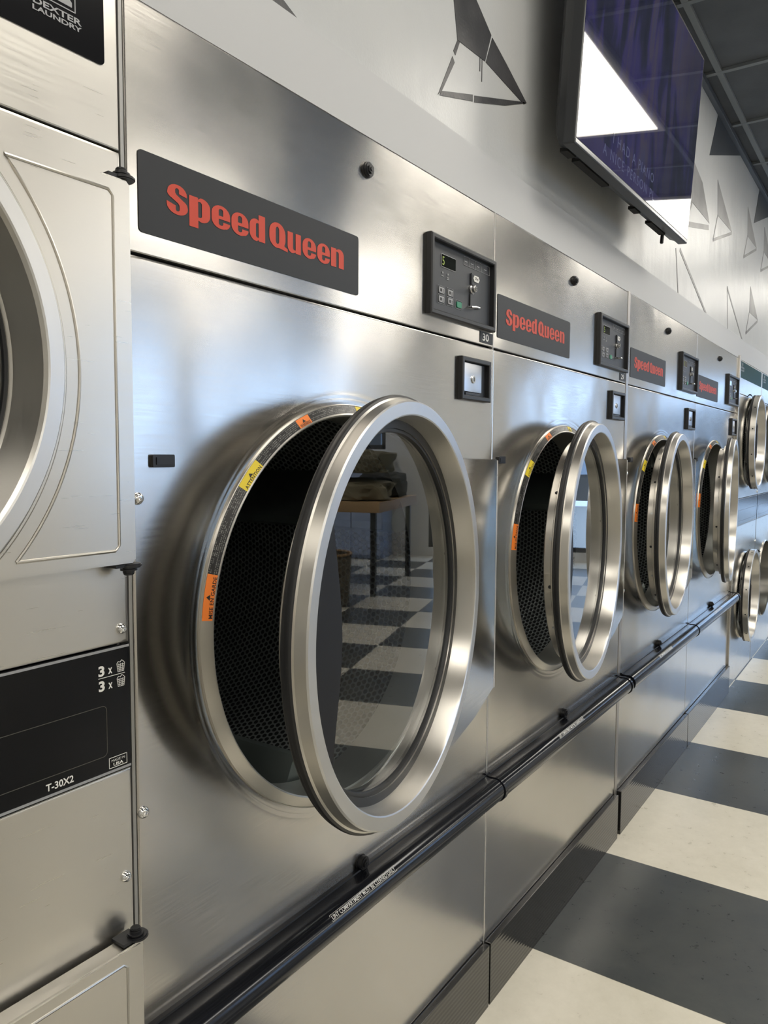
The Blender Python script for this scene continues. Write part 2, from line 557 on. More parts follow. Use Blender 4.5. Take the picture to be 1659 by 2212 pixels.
def text2d(txt, bold=0.0, space=1.0):
    """triangulated letters in 2-D, cap height 1, starting at x=0"""
    key = (txt, bold, space)
    if key in _tc:
        return _tc[key]
    cu = bpy.data.curves.new('t', 'FONT')
    cu.body = txt
    cu.offset = bold
    cu.space_character = space
    cu.resolution_u = 3
    o = bpy.data.objects.new('t', cu)
    C.objects.link(o)
    bpy.context.view_layer.update()
    me = bpy.data.meshes.new_from_object(o.evaluated_get(bpy.context.evaluated_depsgraph_get()))
    vs = [(v.co.x, v.co.y) for v in me.vertices]
    fs = [tuple(p.vertices) for p in me.polygons]
    bpy.data.objects.remove(o)
    bpy.data.curves.remove(cu)
    bpy.data.meshes.remove(me)
    x0 = min(v[0] for v in vs); x1 = max(v[0] for v in vs)
    y0 = min(v[1] for v in vs); y1 = max(v[1] for v in vs)
    vs = [((v[0] - x0) / (x1 - x0), (v[1] - y0) / (y1 - y0)) for v in vs]
    _tc[key] = (vs, fs, (x1 - x0) / (y1 - y0))
    return _tc[key]


def letters(mb, txt, x0, z0, x1, z1, y, bold=0.02, mi=0, space=1.0):
    vs, fs, asp = text2d(txt, bold, space)
    mb.add([(x0 + (x1 - x0) * v[0], y, z0 + (z1 - z0) * v[1]) for v in vs], fs, mi)
    return mb


def outline_fill(loops):
    """fills 2-D outlines (even-odd holes); returns verts, faces"""
    cu = bpy.data.curves.new('g', 'CURVE')
    cu.dimensions = '2D'
    cu.fill_mode = 'BOTH'
    for lp in loops:
        sp = cu.splines.new('POLY')
        sp.points.add(len(lp) - 1)
        for p, q in zip(sp.points, lp):
            p.co = (q[0], q[1], 0, 1)
        sp.use_cyclic_u = True
    o = bpy.data.objects.new('g', cu)
    C.objects.link(o)
    bpy.context.view_layer.update()
    me = bpy.data.meshes.new_from_object(o.evaluated_get(bpy.context.evaluated_depsgraph_get()))
    vs = [(v.co.x, v.co.y) for v in me.vertices]
    fs = [tuple(p.vertices) for p in me.polygons]
    bpy.data.objects.remove(o)
    bpy.data.curves.remove(cu)
    bpy.data.meshes.remove(me)
    return vs, fs


def arc(cx, cy, rx, ry, a0, a1, n=10):
    return [(cx + rx * cos(radians(a0 + (a1 - a0) * k / n)), cy + ry * sin(radians(a0 + (a1 - a0) * k / n))) for k in range(n + 1)]


# heavy wide letters of the nameplate: unit square 0..1 by x-height 1 (cap 1.22, descender -0.32)
def glyph(c):
    if c == 'e':
        o = arc(0.5, 0.62, 0.5, 0.40, 0, 180) + arc(0.5, 0.36, 0.5, 0.38, 180, 300) + arc(0.62, 0.30, 0.38, 0.30, 300, 350, 5) + [(1.0, 0.30), (0.62, 0.30), (0.62, 0.20), (0.56, 0.14), (0.44, 0.14), (0.38, 0.2), (0.38, 0.42), (1.0, 0.42)]
        h = [(0.38, 0.56), (0.62, 0.56), (0.62, 0.80), (0.56, 0.87), (0.44, 0.87), (0.38, 0.80)]
        return [o, h]
    if c == 'p':
        o = [(0.0, -0.32), (0.42, -0.32), (0.42, 0.03)] + arc(0.60, 0.36, 0.40, 0.38, 260, 360) + arc(0.60, 0.66, 0.40, 0.36, 0, 100) + [(0.42, 0.92), (0.42, 1.0), (0, 1.0)]
        h = [(0.42, 0.16), (0.54, 0.16), (0.60, 0.22), (0.60, 0.78), (0.54, 0.84), (0.42, 0.84)]
        return [o, h]
    if c == 'd':
        o = [(1.0, 1.24), (0.58, 1.24), (0.58, 0.97)] + arc(0.40, 0.66, 0.40, 0.36, 80, 180) + arc(0.40, 0.36, 0.40, 0.38, 180, 280) + [(0.58, 0.06), (0.58, 0.0), (1.0, 0.0)]
        h = [(0.58, 0.16), (0.46, 0.16), (0.40, 0.22), (0.40, 0.78), (0.46, 0.84), (0.58, 0.84)]
        return [o, h]
    if c == 'u':
        o = [(0, 1.0), (0.40, 1.0), (0.40, 0.22), (0.46, 0.15), (0.60, 0.15), (0.60, 1.0), (1.0, 1.0), (1.0, 0.0), (0.60, 0.0), (0.60, 0.06)] + arc(0.34, 0.30, 0.34, 0.32, 300, 180)
        return [o]
    if c == 'n':
        o = [(0, 0), (0, 1.0), (0.40, 1.0), (0.40, 0.93)] + arc(0.66, 0.70, 0.34, 0.32, 120, 0) + [(1.0, 0.0), (0.60, 0.0), (0.60, 0.78), (0.54, 0.85), (0.40, 0.85), (0.40, 0.0)]
        return [o]
    if c == 'Q':
        o = arc(0.48, 0.72, 0.48, 0.50, 0, 180) + arc(0.48, 0.46, 0.48, 0.48, 180, 262) + [(0.62, 0.0), (1.10, -0.07), (1.10, 0.08), (0.90, 0.16)] + arc(0.48, 0.46, 0.48, 0.48, 330, 360, 4)
        h = arc(0.48, 0.86, 0.10, 0.16, 0, 180, 6) + arc(0.48, 0.32, 0.10, 0.14, 180, 360, 6)
        return [o, h]
    if c == 'S':
        o = (arc(0.5, 0.87, 0.46, 0.36, 0, 180) + arc(0.44, 0.84, 0.42, 0.26, 190, 240, 4) + [(0.54, 0.46), (0.60, 0.38), (0.60, 0.18), (0.54, 0.12), (0.46, 0.12), (0.42, 0.18), (0.42, 0.34), (0.0, 0.44)]
             + arc(0.5, 0.32, 0.50, 0.35, 180, 360) + arc(0.56, 0.40, 0.42, 0.26, 10, 60, 4) + [(0.46, 0.80), (0.40, 0.88), (0.40, 1.02), (0.46, 1.08), (0.54, 1.08), (0.58, 1.02), (0.58, 0.86), (0.96, 0.80)])
        return [o]


# ================================================================== structure
def st(o):
    o['kind'] = 'structure'
    return o


st(MB().box(XN, XF, YO, BACK, -0.08, 0).build('floor', M_FLOOR))
st(MB().box(XN - 14, XF + 14, YO - 22, BACK + 4, -0.3, -0.16).build('trim_1', pbr('pavement_outside', lin((175, 172, 165)), 0.8)))
ceil = st(MB().box(XN, XF, YO, BACK, ZC + 0.012, ZC + 0.06).build('ceiling', M_TILE))
g = MB()
y = -0.0605
while y > YO:
    g.box(XN, XF, y - 0.012, y + 0.012, ZC, ZC + 0.014)
    y -= 0.61
x = 2.385 - 0.6 * 9
while x < XF:
    g.box(x - 0.012, x + 0.012, YO, 0.0, ZC - 0.0005, ZC + 0.0135)
    x += 0.6
g.build('ceiling_tees', M_TEE, ceil, sm=0)

# wall above the machines, with its painted triangles
wl = st(MB().box(XN, XF, YW, YW + 0.1, 1.885, ZC + 0.02).build('wall_left', M_WALL))
band = st(MB().prism([(XN, 1.882), (XF, 1.882), (XF, 1.994), (XN, 1.994)], 0.002, YW + 0.001).build('trim_2', M_BAND))
band['label'] = 'low board between the machines and the wall'
st(MB().box(XN, XF, -0.008, YW, 2.935, ZC, 0.003).build('trim_3', M_MOLD, sm=0))
st(MB().box(XN, XF, BACK, BACK + 0.1, -0.08, ZC + 0.05).build('wall_rear', M_WALLM))


def wallprint(name, polys, mat, off=0.0012):
    mb = MB()
    for i, p in enumerate(polys):
        mb.prism(p, YW - off, YW + 0.001)
    return mb.build(name, mat, wl, sm=0)


def strip(a, b, w_):
    d = Vector((b[0] - a[0], b[1] - a[1])).normalized()
    n = Vector((-d.y, d.x)) * w_ / 2
    return [(a[0] + n.x, a[1] + n.y), (b[0] + n.x, b[1] + n.y), (b[0] - n.x, b[1] - n.y), (a[0] - n.x, a[1] - n.y)]


# the large stencilled triangle and its companions
wallprint('painted_triangle', [
    [(0.700, 2.62), (0.824, 2.256), (0.8400, 2.190), (0.9650, 2.1985), (0.9935, 2.266), (0.915, 2.31), (0.80, 2.62)],
    [(0.9690, 2.1985), (0.9990, 2.2630), (1.0700, 2.2380), (1.1886, 2.1922), (1.173, 2.1836), (1.0400, 2.1930)],
    [(0.8395, 2.1890), (0.8500, 2.1900), (0.8320, 2.1560), (0.8240, 2.1620)],
    [(0.8200, 2.1490), (0.8290, 2.1400), (0.7790, 2.0660), (0.7628, 2.0513)],
    [(0.7760, 2.0640), (0.7700, 2.0530), (0.9100, 2.0930), (0.9100, 2.1070)],
    [(0.9180, 2.1080), (0.9180, 2.0940), (1.0700, 2.1430), (1.1886, 2.1922), (1.1640, 2.1860), (1.0500, 2.1500)],
    [(0.940, 2.20), (0.9425, 2.20), (0.9425, 2.168), (0.940, 2.168)], [(0.950, 2.20), (0.952, 2.20), (0.952, 2.150), (0.950, 2.150)],
], M_TRI)
wallprint('painted_triangle', [[(0.351, 1.9960), (0.2145, 2.049), (0.122, 2.006)]], M_TRI)
wallprint('painted_triangle', [[(3.353, 2.940), (3.2005, 2.7055), (3.9469, 2.940)]], M_TRID)
wallprint('painted_triangle', [[(4.57, 2.940), (4.4229, 2.7058), (5.15, 2.94)]], M_TRID)
wallprint('painted_triangle', [[(2.86, 2.60), (2.90, 2.4173), (3.2468, 2.4141), (3.08, 2.55)], strip((2.90, 2.417), (2.79, 2.29), 0.015), strip((2.75, 2.292), (3.235, 2.392), 0.022)], M_TRIG)


def ghost(a, b, c_, d, mat=M_TRIG):
    """apex a, inner corner b, right corner c, bottom-left corner d"""
    wallprint('painted_triangle', [[a, b, c_], strip(b, d, 0.010), strip(d, (c_[0] - 0.005, c_[1] - 0.008), 0.014)], mat)


ghost((3.3945, 2.6539), (3.4239, 2.4953), (3.7823, 2.5023), (3.3369, 2.3594))
ghost((4.2135, 2.7453), (4.2374, 2.5889), (4.5476, 2.5893), (4.139, 2.4509))
ghost((4.3937, 2.3361), (4.388, 2.1861), (4.6913, 2.1847), (4.2967, 2.0518))
ghost((4.8115, 2.7772), (4.8196, 2.6276), (5.15, 2.62), (4.7271, 2.4915))
ghost((5.45, 2.50), (5.46, 2.35), (5.8, 2.34), (5.38, 2.22))
wallprint('painted_triangle', [strip((2.6577, 2.1716), (2.7178, 1.9938), 0.011), strip((2.7228, 2.1797), (3.245, 2.0), 0.016)], M_TRIG)
wallprint('painted_triangle', [strip((3.7115, 2.2077), (3.7648, 1.9952), 0.009), strip((3.7115, 2.2077), (4.20, 1.9955), 0.014)], M_TRIG)
wallprint('painted_triangle', [[(2.33, 2.72), (2.40, 2.62), (2.62, 2.615)]], M_TRI)

# near wall and far wall
st(MB().box(XN - 0.1, XN, YO, BACK, 0, ZC + 0.05).build('wall_near', M_WALLM))


def wall_x(name, x0, x1, holes):
    """wall in the y-z plane with rectangular window openings"""
    mb = MB()
    ys = sorted(set([YO, BACK] + [h[0] for h in holes] + [h[1] for h in holes]))
    for a, b in zip(ys[:-1], ys[1:]):
        hs = [h for h in holes if h[0] <= a and h[1] >= b]
        z = 0
        for h in hs:
            if h[2] > z: mb.box(x0, x1, a, b, z, h[2])
            z = h[3]
        mb.box(x0, x1, a, b, z, ZC + 0.05)
    return st(mb.build(name, M_WALLM, sm=0))


def wall_y(name, y0, y1, holes):
    mb = MB()
    xs = sorted(set([XN, XF] + [h[0] for h in holes] + [h[1] for h in holes]))
    for a, b in zip(xs[:-1], xs[1:]):
        hs = [h for h in holes if h[0] <= a and h[1] >= b]
        z = 0
        for h in hs:
            if h[2] > z: mb.box(a, b, y0, y1, z, h[2])
            z = h[3]
        mb.box(a, b, y0, y1, z, ZC + 0.05)
    return st(mb.build(name, M_WALLM, sm=0))


WX = [(-1.95, -0.20, 0.12, 2.30), (-3.55, -2.55, 1.42, 2.50)]
WY = [(4.25, 8.9, 0.95, 2.62)]
wall_x('wall_far', XF, XF + 0.12, WX)
wall_y('wall_right', YO - 0.12, YO, WY)
M_MULL = pbr('dark_window_frame', lin((60, 62, 66)), 0.4, 0.5)


def window_x(name, h, divs):
    mb = MB()
    y0, y1, z0, z1 = h
    t_ = 0.03
    mb.box(XF + 0.02, XF + 0.08, y0, y0 + t_ * 2, z0, z1).box(XF + 0.02, XF + 0.08, y1 - t_ * 2, y1, z0, z1)
    mb.box(XF + 0.02, XF + 0.08, y0, y1, z0, z0 + t_ * 2).box(XF + 0.02, XF + 0.08, y0, y1, z1 - t_ * 2, z1)
    for d in divs:
        mb.box(XF + 0.02, XF + 0.08, d - t_, d + t_, z0, z1)
    f = st(mb.build(name, M_MULL, sm=0))
    MB().box(XF + 0.045, XF + 0.051, y0 + t_, y1 - t_, z0 + t_, z1 - t_).build('window_pane', M_WIN, f, sm=0)
    return f


window_x('window_1', WX[0], [-1.08])
window_x('window_2', WX[1], [])
mb = MB()
x0, x1, z0, z1 = WY[0]
mb.box(x0, x1, YO - 0.08, YO - 0.02, z0, z0 + 0.06).box(x0, x1, YO - 0.08, YO - 0.02, z1 - 0.06, z1)
for a, b in ((x0, x0 + 0.06), (x1 - 0.06, x1), (5.08, 5.14), (5.38, 5.72), (6.30, 6.36), (7.15, 7.21), (7.95, 8.01)):
    mb.box(a, b, YO - 0.08, YO - 0.02, z0, z1)
f = st(mb.build('window_3', M_MULL, sm=0))
MB().box(x0, x1, YO - 0.053, YO - 0.047, z0, z1).build('window_pane', M_WIN, f, sm=0)

# ================================================================== ceiling lights
def ceiling_light():
    r = empty('ceiling_light')
    fr = MB()
    fr.box(0, 1.2, 0, 0.03, -0.012, 0.03).box(0, 1.2, 0.58, 0.61, -0.012, 0.03).box(0, 0.03, 0.03, 0.58, -0.012, 0.03).box(1.17, 1.2, 0.03, 0.58, -0.012, 0.03)
    fr.build('lamp_frame', M_FRAMEW, r, sm=0)
    MB().box(0.03, 1.17, 0.03, 0.58, -0.006, 0.02).build('diffuser', M_DIFF, r, sm=0)
    return r


def copy_tree(o, parent=None):
    c = o.copy()
    C.objects.link(c)
    c.parent = parent
    for ch in list(o.children):
        copy_tree(ch, c)
    return c


LIGHT_ROWS = [(-1.28, 'beside the dryers'), (-3.72, 'along mid room'), (-5.55, 'near the side windows')]
cl0 = None
for ry, where in LIGHT_ROWS:
    for i, lx in enumerate((-2.415, -0.015, 2.385, 4.785, 7.185)):
        c = cl0 = ceiling_light() if cl0 is None else cl0
        if not (ry == -1.28 and i == 0):
            c = copy_tree(cl0)
        c.location = (lx, ry, ZC)
        tag(c, 'lit ceiling light, %s from the near wall, row %s' % (('first', 'second', 'third', 'fourth', 'fifth')[i], where), 'ceiling light', 'ceiling lights set in the tile grid')

# ================================================================== front-load dryer
XC, ZD = 0.451, 1.0735           # door opening centre
PLZ0, PLZ1, TOPZ = 0.158, 1.5745, 1.8805


def panel_with_hole(x0, x1, z0, z1, cx, cz, r, name='front_panel'):
    mb = MB()
    angs = [2 * pi * k / 160 for k in range(160)]
    for (qx, qz) in ((x0, z0), (x1, z0), (x1, z1), (x0, z1)):
        angs.append(math.atan2(qz - cz, qx - cx) % (2 * pi))
    angs = sorted(set(round(a, 9) for a in angs))

    def ray(a, ins):
        dx, dz = cos(a), sin(a)
        ts = []
        if dx > 1e-9: ts.append((x1 - ins - cx) / dx)
        if dx < -1e-9: ts.append((x0 + ins - cx) / dx)
        if dz > 1e-9: ts.append((z1 - ins - cz) / dz)
        if dz < -1e-9: ts.append((z0 + ins - cz) / dz)
        t_ = min(ts)
        return cx + dx * t_, cz + dz * t_
    loops = []
    # stamped rings around the opening, then out to the bent edges
    for (rr, yy) in ((r - 0.0025, 0.02), (r, 0.0), (r + 0.004, -0.0002), (r + 0.007, -0.0004), (r + 0.010, -0.0002), (r + 0.013, 0.0), (r + 0.0155, -0.0003), (r + 0.018, 0.0), (r + 0.026, 0.0)):
        loops.append([(cx + rr * cos(a), yy, cz + rr * sin(a)) for a in angs])
    for k in (0.35, 0.75):
        L = []
        for a in angs:
            X, Z = ray(a, 0.0022)
            L.append((cx + (r + 0.026) * cos(a) * (1 - k) + X * k - cx * k, 0.0, cz + (r + 0.026) * sin(a) * (1 - k) + Z * k - cz * k))
        loops.append(L)
    for ins, yy in ((0.0040, 0.0), (0.0018, 0.0), (0.0006, 0.0005), (0.0, 0.0018), (0.0, 0.02)):
        loops.append([(ray(a, ins)[0], yy, ray(a, ins)[1]) for a in angs])
    n = len(angs)
    vs = [v for L in loops for v in L]
    fs = []
    for k in range(len(loops) - 1):
        for i in range(n):
            j = (i + 1) % n
            fs.append((k * n + i, k * n + j, (k + 1) * n + j, (k + 1) * n + i))
    mb.add(vs, fs)
    me = mb.mesh(name, 0, fix=False)
    smooth(me, 30)
    return me


def flat_panel(x0, x1, z0, z1, y=0.0, d=0.02, lip=0.0022):
    mb = MB()
    loops = [[(a, yy, b) for a, b in ((x0 + i, z0 + i), (x1 - i, z0 + i), (x1 - i, z1 - i), (x0 + i, z1 - i))] for i, yy in ((lip, y), (lip * 0.3, y + lip * 0.3), (0, y + lip), (0, y + d))]
    vs = [v for L in loops for v in L]
    fs = [(0, 1, 2, 3)]
    for k in range(3):
        for i in range(4):
            j = (i + 1) % 4
            fs.append((k * 4 + i, (k + 1) * 4 + i, (k + 1) * 4 + j, k * 4 + j))
    mb.add(vs, fs)
    return mb


def bolt(name, x, z, r, mat, parent, hexa=True, y=0.0, h=0.008):
    mb = MB()
    mb.cyl((x, y - 0.0012, z), (0, -1, 0), r * 1.12, 0.0028, 24)
    mb.cyl((x, y - h * 0.5, z), (0, -1, 0), r, h, 24, b=0.0016)
    if hexa:
        bm_ = MB()
        mb.cyl((x, y - h - 0.0012, z), (0, -1, 0), r * 0.62, 0.004, 6)
        mb.cyl((x, y - h - 0.0036, z), (0, -1, 0), r * 0.30, 0.002, 10)
    return mb.build(name, mat, parent)


def dome_screw(name, x, z, r, parent, y=0.0, mat=M_CHROME):
    mb = MB()
    mb.lathe([(r, y), (r, y - 0.0015), (r * 0.82, y - 0.0042), (r * 0.5, y - 0.0058), (r * 0.3, y - 0.0058), (r * 0.26, y - 0.003), (0.0001, y - 0.003)], 28, (x, z))
    return mb.build(name, mat, parent)


def nameplate_letters():
    mb = MB()
    spans = [('S', .0615, .0965), ('p', .0988, .1355), ('e', .1380, .1725), ('e', .1750, .2085), ('d', .2108, .2430), ('Q', .2520, .2890), ('u', .2925, .3235), ('e', .3275, .3605), ('e', .3635, .3960), ('n', .3990, .4335)]
    for ch, a, b in spans:
        vs, fs = outline_fill(glyph(ch))
        mb.add([(a + (b - a) * v[0], 0.0, 1.6405 + 0.0300 * v[1]) for v in vs], fs)
    return flat(mb.mesh('lettering', 0, fix=False))


def polar(a_deg, r, y):
    a = radians(a_deg)
    return (XC + r * cos(a), y, ZD + r * sin(a))


def cone_y(r):                    # label cone of the opening rim
    return -0.0026 - (0.3424 - r) / (0.3424 - 0.3285) * 0.0072


def label_band(a0, a1, r0, r1, off, name, mat, parent):
    mb = MB()
    n = max(6, int(abs(a1 - a0) / 1.5))
    vs, fs, uv = [], [], []
    for i in range(n + 1):
        a = a0 + (a1 - a0) * i / n
        vs += [polar(a, r0, cone_y(r0) - off), polar(a, r1, cone_y(r1) - off)]
    for i in range(n):
        fs.append((2 * i, 2 * i + 1, 2 * i + 3, 2 * i + 2))
        ua, ub = radians(a0 + (a1 - a0) * i / n) * 0.335, radians(a0 + (a1 - a0) * (i + 1) / n) * 0.335
        uv.append([(ua + 3, 0.0), (ua + 3, r0 - r1), (ub + 3, r0 - r1), (ub + 3, 0.0)])
    mb.add(vs, fs, 0, uv)
    o = mb.build(name, mat, parent, sm=0, fix=False)
    flat(o.data)
    return o


def curved_text(txt, a_start, a_end, r_base, h, parent, mat=M_INK, tri=True):
    """text running along the rim from a_start down to a_end (degrees, clockwise)"""
    mb = MB()
    vs, fs, asp = text2d(txt, 0.02, 1.05)
    P = []
    for (u, v) in vs:
        a = a_start + (a_end - a_start) * u
        r = r_base + h * v
        P.append(polar(a, r, cone_y(r) - 0.0009))
    mb.add(P, fs)
    if tri:
        am = (a_start + a_end) / 2
        rt = r_base + h * 1.08
        dh = 0.0048
        da = math.degrees(0.0042 / rt)
        mb.add([polar(am - da, rt, cone_y(rt) - 0.0009), polar(am + da, rt, cone_y(rt) - 0.0009), polar(am, rt + dh, cone_y(rt + dh) - 0.0009)], [(0, 1, 2)])
    o = mb.build('label_wording', mat, parent, sm=0, fix=False)
    flat(o.data)
    return o


def build_dryer():
    r = empty('tumble_dryer', (0, 0, 0))
    # cabinet shell behind the panels
    mb = MB()
    mb.box(0.002, 0.006, 0.02, 1.0, 0.02, 1.875).box(0.994, 0.998, 0.02, 1.0, 0.02, 1.875).box(0.002, 0.998, 0.99, 1.0, 0.02, 1.875)
    mb.box(0.002, 0.998, 0.02, 1.0, 1.868, 1.875).box(0.002, 0.998, 0.02, 1.0, 0.02, 0.03)
    mb.build('cabinet', M_CAB, r, sm=0)
    me = panel_with_hole(0.0015, 0.9985, PLZ0, PLZ1, XC, ZD, 0.3435)
    flat(me)
    obj('front_panel', me, M_PANEL, r)
    up = flat_panel(0.0015, 0.9985, 1.5782, TOPZ)
    up.build('upper_panel', M_PANEL, r, sm=0)
    MB().box(0.003, 0.997, 0.010, 0.016, 1.560, 1.600).build('panel_gap', M_DARKGAP, r, sm=0)
    # opening rim
    rim = MB().lathe([(0.3445, 0.012), (0.3445, -0.0012), (0.3439, -0.0034), (0.3431, -0.0038), (0.3424, -0.0026), (0.3285, -0.0098), (0.3262, -0.0106), (0.3238, -0.0088), (0.3228, 0.0), (0.3228, 0.075)], 160, (XC, ZD))
    rim = rim.build('opening_rim', M_RING, r)
    # labels on the rim
    label_band(174.6, 66, 0.3421, 0.3289, 0.0004, 'warning_strip', M_FINE, r)
    for a0, a1, m, txt in ((175.2, 164.2, M_ORANGE, 'MISE EN GARDE'), (141.6, 133.0, M_YELLOW, 'ATTENTION'), (114.9, 109.6, M_ORANGE, 'WARNING'), (88.0, 83.6, M_YELLOW, 'CAUTION')):
        lb = label_band(a0, a1, 0.3420, 0.3288, 0.0007, 'warning_label', m, r)
        lb['label'] = ('orange' if m == M_ORANGE else 'yellow') + ' warning label'
        curved_text(txt, a0 - 0.5, a1 + 0.5, 0.3292, 0.0048, lb)
    # drum
    dr = MB().lathe([(0.3235, 0.075), (0.420, 0.080), (0.425, 0.085), (0.425, 0.80)], 128, (0, 0), mi=[1, 1, 0], uvr=0.425)
    dr = dr.build('drum', [M_PERF, M_GALV], r, (XC, 0, ZD))
    bk = MB()
    vs = [(0.425 * cos(2 * pi * k / 96), 0.80, 0.425 * sin(2 * pi * k / 96)) for k in range(96)]
    bk.add(vs, [tuple(range(96))])
    bk.build('drum_back', M_PERFB, dr, sm=0)
    for k in range(3):
        a = radians(23 + 120 * k)
        lf = MB()
        pr = [(-0.064, 0.0), (-0.058, 0.012), (-0.020, 0.132), (-0.009, 0.142), (0.009, 0.142), (0.020, 0.132), (0.058, 0.012), (0.064, 0.0)]
        vs = []
        for yy in (0.083, 0.797):
            for (tt, hh) in pr:
                rr = 0.4245 - hh
                vs.append((rr * cos(a) - tt * sin(a), yy, rr * sin(a) + tt * cos(a)))
        n = len(pr)
        fs = [(i, i + 1, n + i + 1, n + i) for i in range(n - 1)] + [tuple(range(n)), tuple(range(n, 2 * n))]
        lf.add(vs, fs)
        lf.build('drum_lifter', M_GALV, dr)
    # nameplate
    np_ = MB().prism(rrect(0.0184, 1.6047, 0.4758, 1.7043, 0.006), -0.0012, 0.0005).build('nameplate', M_SIGN, r, sm=0)
    obj('lettering', nameplate_letters(), M_RED, np_, (0, -0.0017, 0))
    # control panel
    X0, X1, Z0, Z1 = 0.7035, 0.9885, 1.6105, 1.7680
    cp = MB()
    B = 0.0105
    loops = []
    for (ins, yy) in ((0.0, 0.001), (0.0, -0.010), (0.0025, -0.0125), (B - 0.002, -0.0125), (B, -0.011), (B + 0.0015, 0.012)):
        loops.append([(a, yy, b) for a, b in ((X0 + ins, Z0 + ins), (X1 - ins, Z0 + ins), (X1 - ins, Z1 - ins), (X0 + ins, Z1 - ins))])
    vs = [v for L in loops for v in L]
    fs = [(k * 4 + i, k * 4 + (i + 1) % 4, (k + 1) * 4 + (i + 1) % 4, (k + 1) * 4 + i) for k in range(5) for i in range(4)]
    cp.add(vs, fs)
    cp = cp.build('control_panel', M_BLACKP, r, sm=0, fix=True)
    MB().box(X0 + 0.010, X1 - 0.010, -0.0005, 0.012, Z0 + 0.010, Z1 - 0.010).build('control_face', M_CHAR, cp, sm=0)
    # cut-out in the upper panel is covered by the face plate standing just proud of it
    yf = -0.0012
    d = MB().prism(rrect(0.7575, 1.7120, 0.8180, 1.7385, 0.003), yf - 0.0004, yf + 0.001).build('display_window', M_GREYINK, cp, sm=0)
    ds = MB().prism(rrect(0.7588, 1.7133, 0.8167, 1.7372, 0.002), yf - 0.0010, yf).build('display', M_DISP, cp, sm=0)
    dg = MB()
    letters(dg, '5', 0.7605, 1.7160, 0.7690, 1.7330, yf - 0.0013, 0.0)
    flat(dg.build('display_digit', M_LCD, cp, sm=0, fix=False).data)
    for (bx, bz, m) in ((0.7590, 1.6650, M_SILVERT), (0.7955, 1.6653, M_SILVERT), (0.7590, 1.6470, M_SILVERT), (0.7962, 1.6483, M_SILVERT), (0.8335, 1.6477, M_GREEN)):
        b = MB().prism(rrect(bx - 0.0105, bz - 0.0062, bx + 0.0105, bz + 0.0062, 0.003), yf - 0.0016, yf, b=0.0006).build('push_button', m, cp)
        if m == M_GREEN:
            b['label'] = 'green start button'
        else:
            k = MB().box(bx - 0.006, bx - 0.000, yf - 0.0020, yf - 0.0015, bz - 0.003, bz + 0.003).box(bx + 0.004, bx + 0.006, yf - 0.0020, yf - 0.0015, bz - 0.005, bz + 0.003)
            k.build('button_symbol', M_INK, cp, sm=0)
    pr = MB()
    for (a, b, c_, d_) in ((0.745, 1.6565, 0.7715, 1.6735), (0.782, 1.6565, 0.8085, 1.6745), (0.745, 1.6385, 0.7715, 1.6550), (0.782, 1.6395, 0.8085, 1.6570), (0.8195, 1.6390, 0.8475, 1.6565), (0.853, 1.7350, 0.9740, 1.7530)):
        for (p, q) in (((a, b), (c_, b)), ((c_, b), (c_, d_)), ((c_, d_), (a, d_)), ((a, d_), (a, b))):
            pr.prism(strip(p, q, 0.0005), yf - 0.0003, yf + 0.0004)
    for xx in (0.877, 0.905, 0.935):
        pr.prism(strip((xx, 1.735), (xx, 1.753), 0.0005), yf - 0.0003, yf + 0.0004)
    pr.prism(strip((0.752, 1.6212), (0.972, 1.6212), 0.0006), yf - 0.0003, yf + 0.0004)
    pr.build('panel_outlines', M_GREYINK, cp, sm=0)
    pr = MB()
    for xx in (0.7639, 0.7852):
        pr.cyl((xx, yf - 0.0002, 1.7012), (0, -1, 0), 0.0022, 0.0008, 12)
    for (xx, zz, ww) in ((0.7639, 1.6945, 0.010), (0.7855, 1.6945, 0.008), (0.7855, 1.6912, 0.010), (0.862, 1.7430, 0.012), (0.890, 1.7430, 0.012), (0.918, 1.7430, 0.010), (0.952, 1.7430, 0.012)):
        pr.box(xx - ww / 2, xx + ww / 2, yf - 0.0003, yf + 0.0004, zz - 0.0008, zz + 0.0008)
    pr.build('panel_print', M_GREYINK, cp, sm=0)
    sl = MB().prism(rrect(0.8835, 1.6800, 0.8905, 1.7240, 0.003), yf - 0.0030, yf).prism(rrect(0.8860, 1.6830, 0.8878, 1.7210, 0.0008), yf - 0.0034, yf)
    sl.build('coin_slot', M_CHAR, cp)
    kb = MB().cyl((0.8885, yf - 0.006, 1.6900), (0, -1, 0), 0.0078, 0.012, 20, b=0.002).cyl((0.8885, yf - 0.0015, 1.6900), (0, -1, 0), 0.0105, 0.003, 20)
    kb.build('coin_return_knob', M_CHROME, cp)
    MB().prism(rrect(0.8800, 1.6520, 0.8840, 1.6790, 0.001), yf - 0.0024, yf).build('coin_track', M_BLACKP, cp, sm=0)
    cup = MB().tube([(0.8740, yf - 0.001, 1.6500), (0.8750, yf - 0.010, 1.6490), (0.8820, yf - 0.016, 1.6490), (0.8960, yf - 0.016, 1.6495), (0.9030, yf - 0.010, 1.6500), (0.9040, yf - 0.001, 1.6505)], 0.0024, 8)
    cup.build('coin_cup', M_CHROME, cp)
    hx = MB().prism([(0.8960, 1.7150), (0.9010, 1.7085), (0.9190, 1.7085), (0.9240, 1.7150), (0.9190, 1.7215), (0.9010, 1.7215)], yf - 0.0010, yf).build('price_tag', M_WHITE, cp, sm=0)
    tx = MB(); letters(tx, '25¢', 0.9022, 1.7115, 0.9178, 1.7188, yf - 0.0014, 0.02)
    flat(tx.build('price_wording', M_INK, cp, sm=0, fix=False).data)
    # coin vault
    X0, X1, Z0, Z1 = 0.8370, 0.9730, 1.4518, 1.5432
    cb = MB()
    loops = []
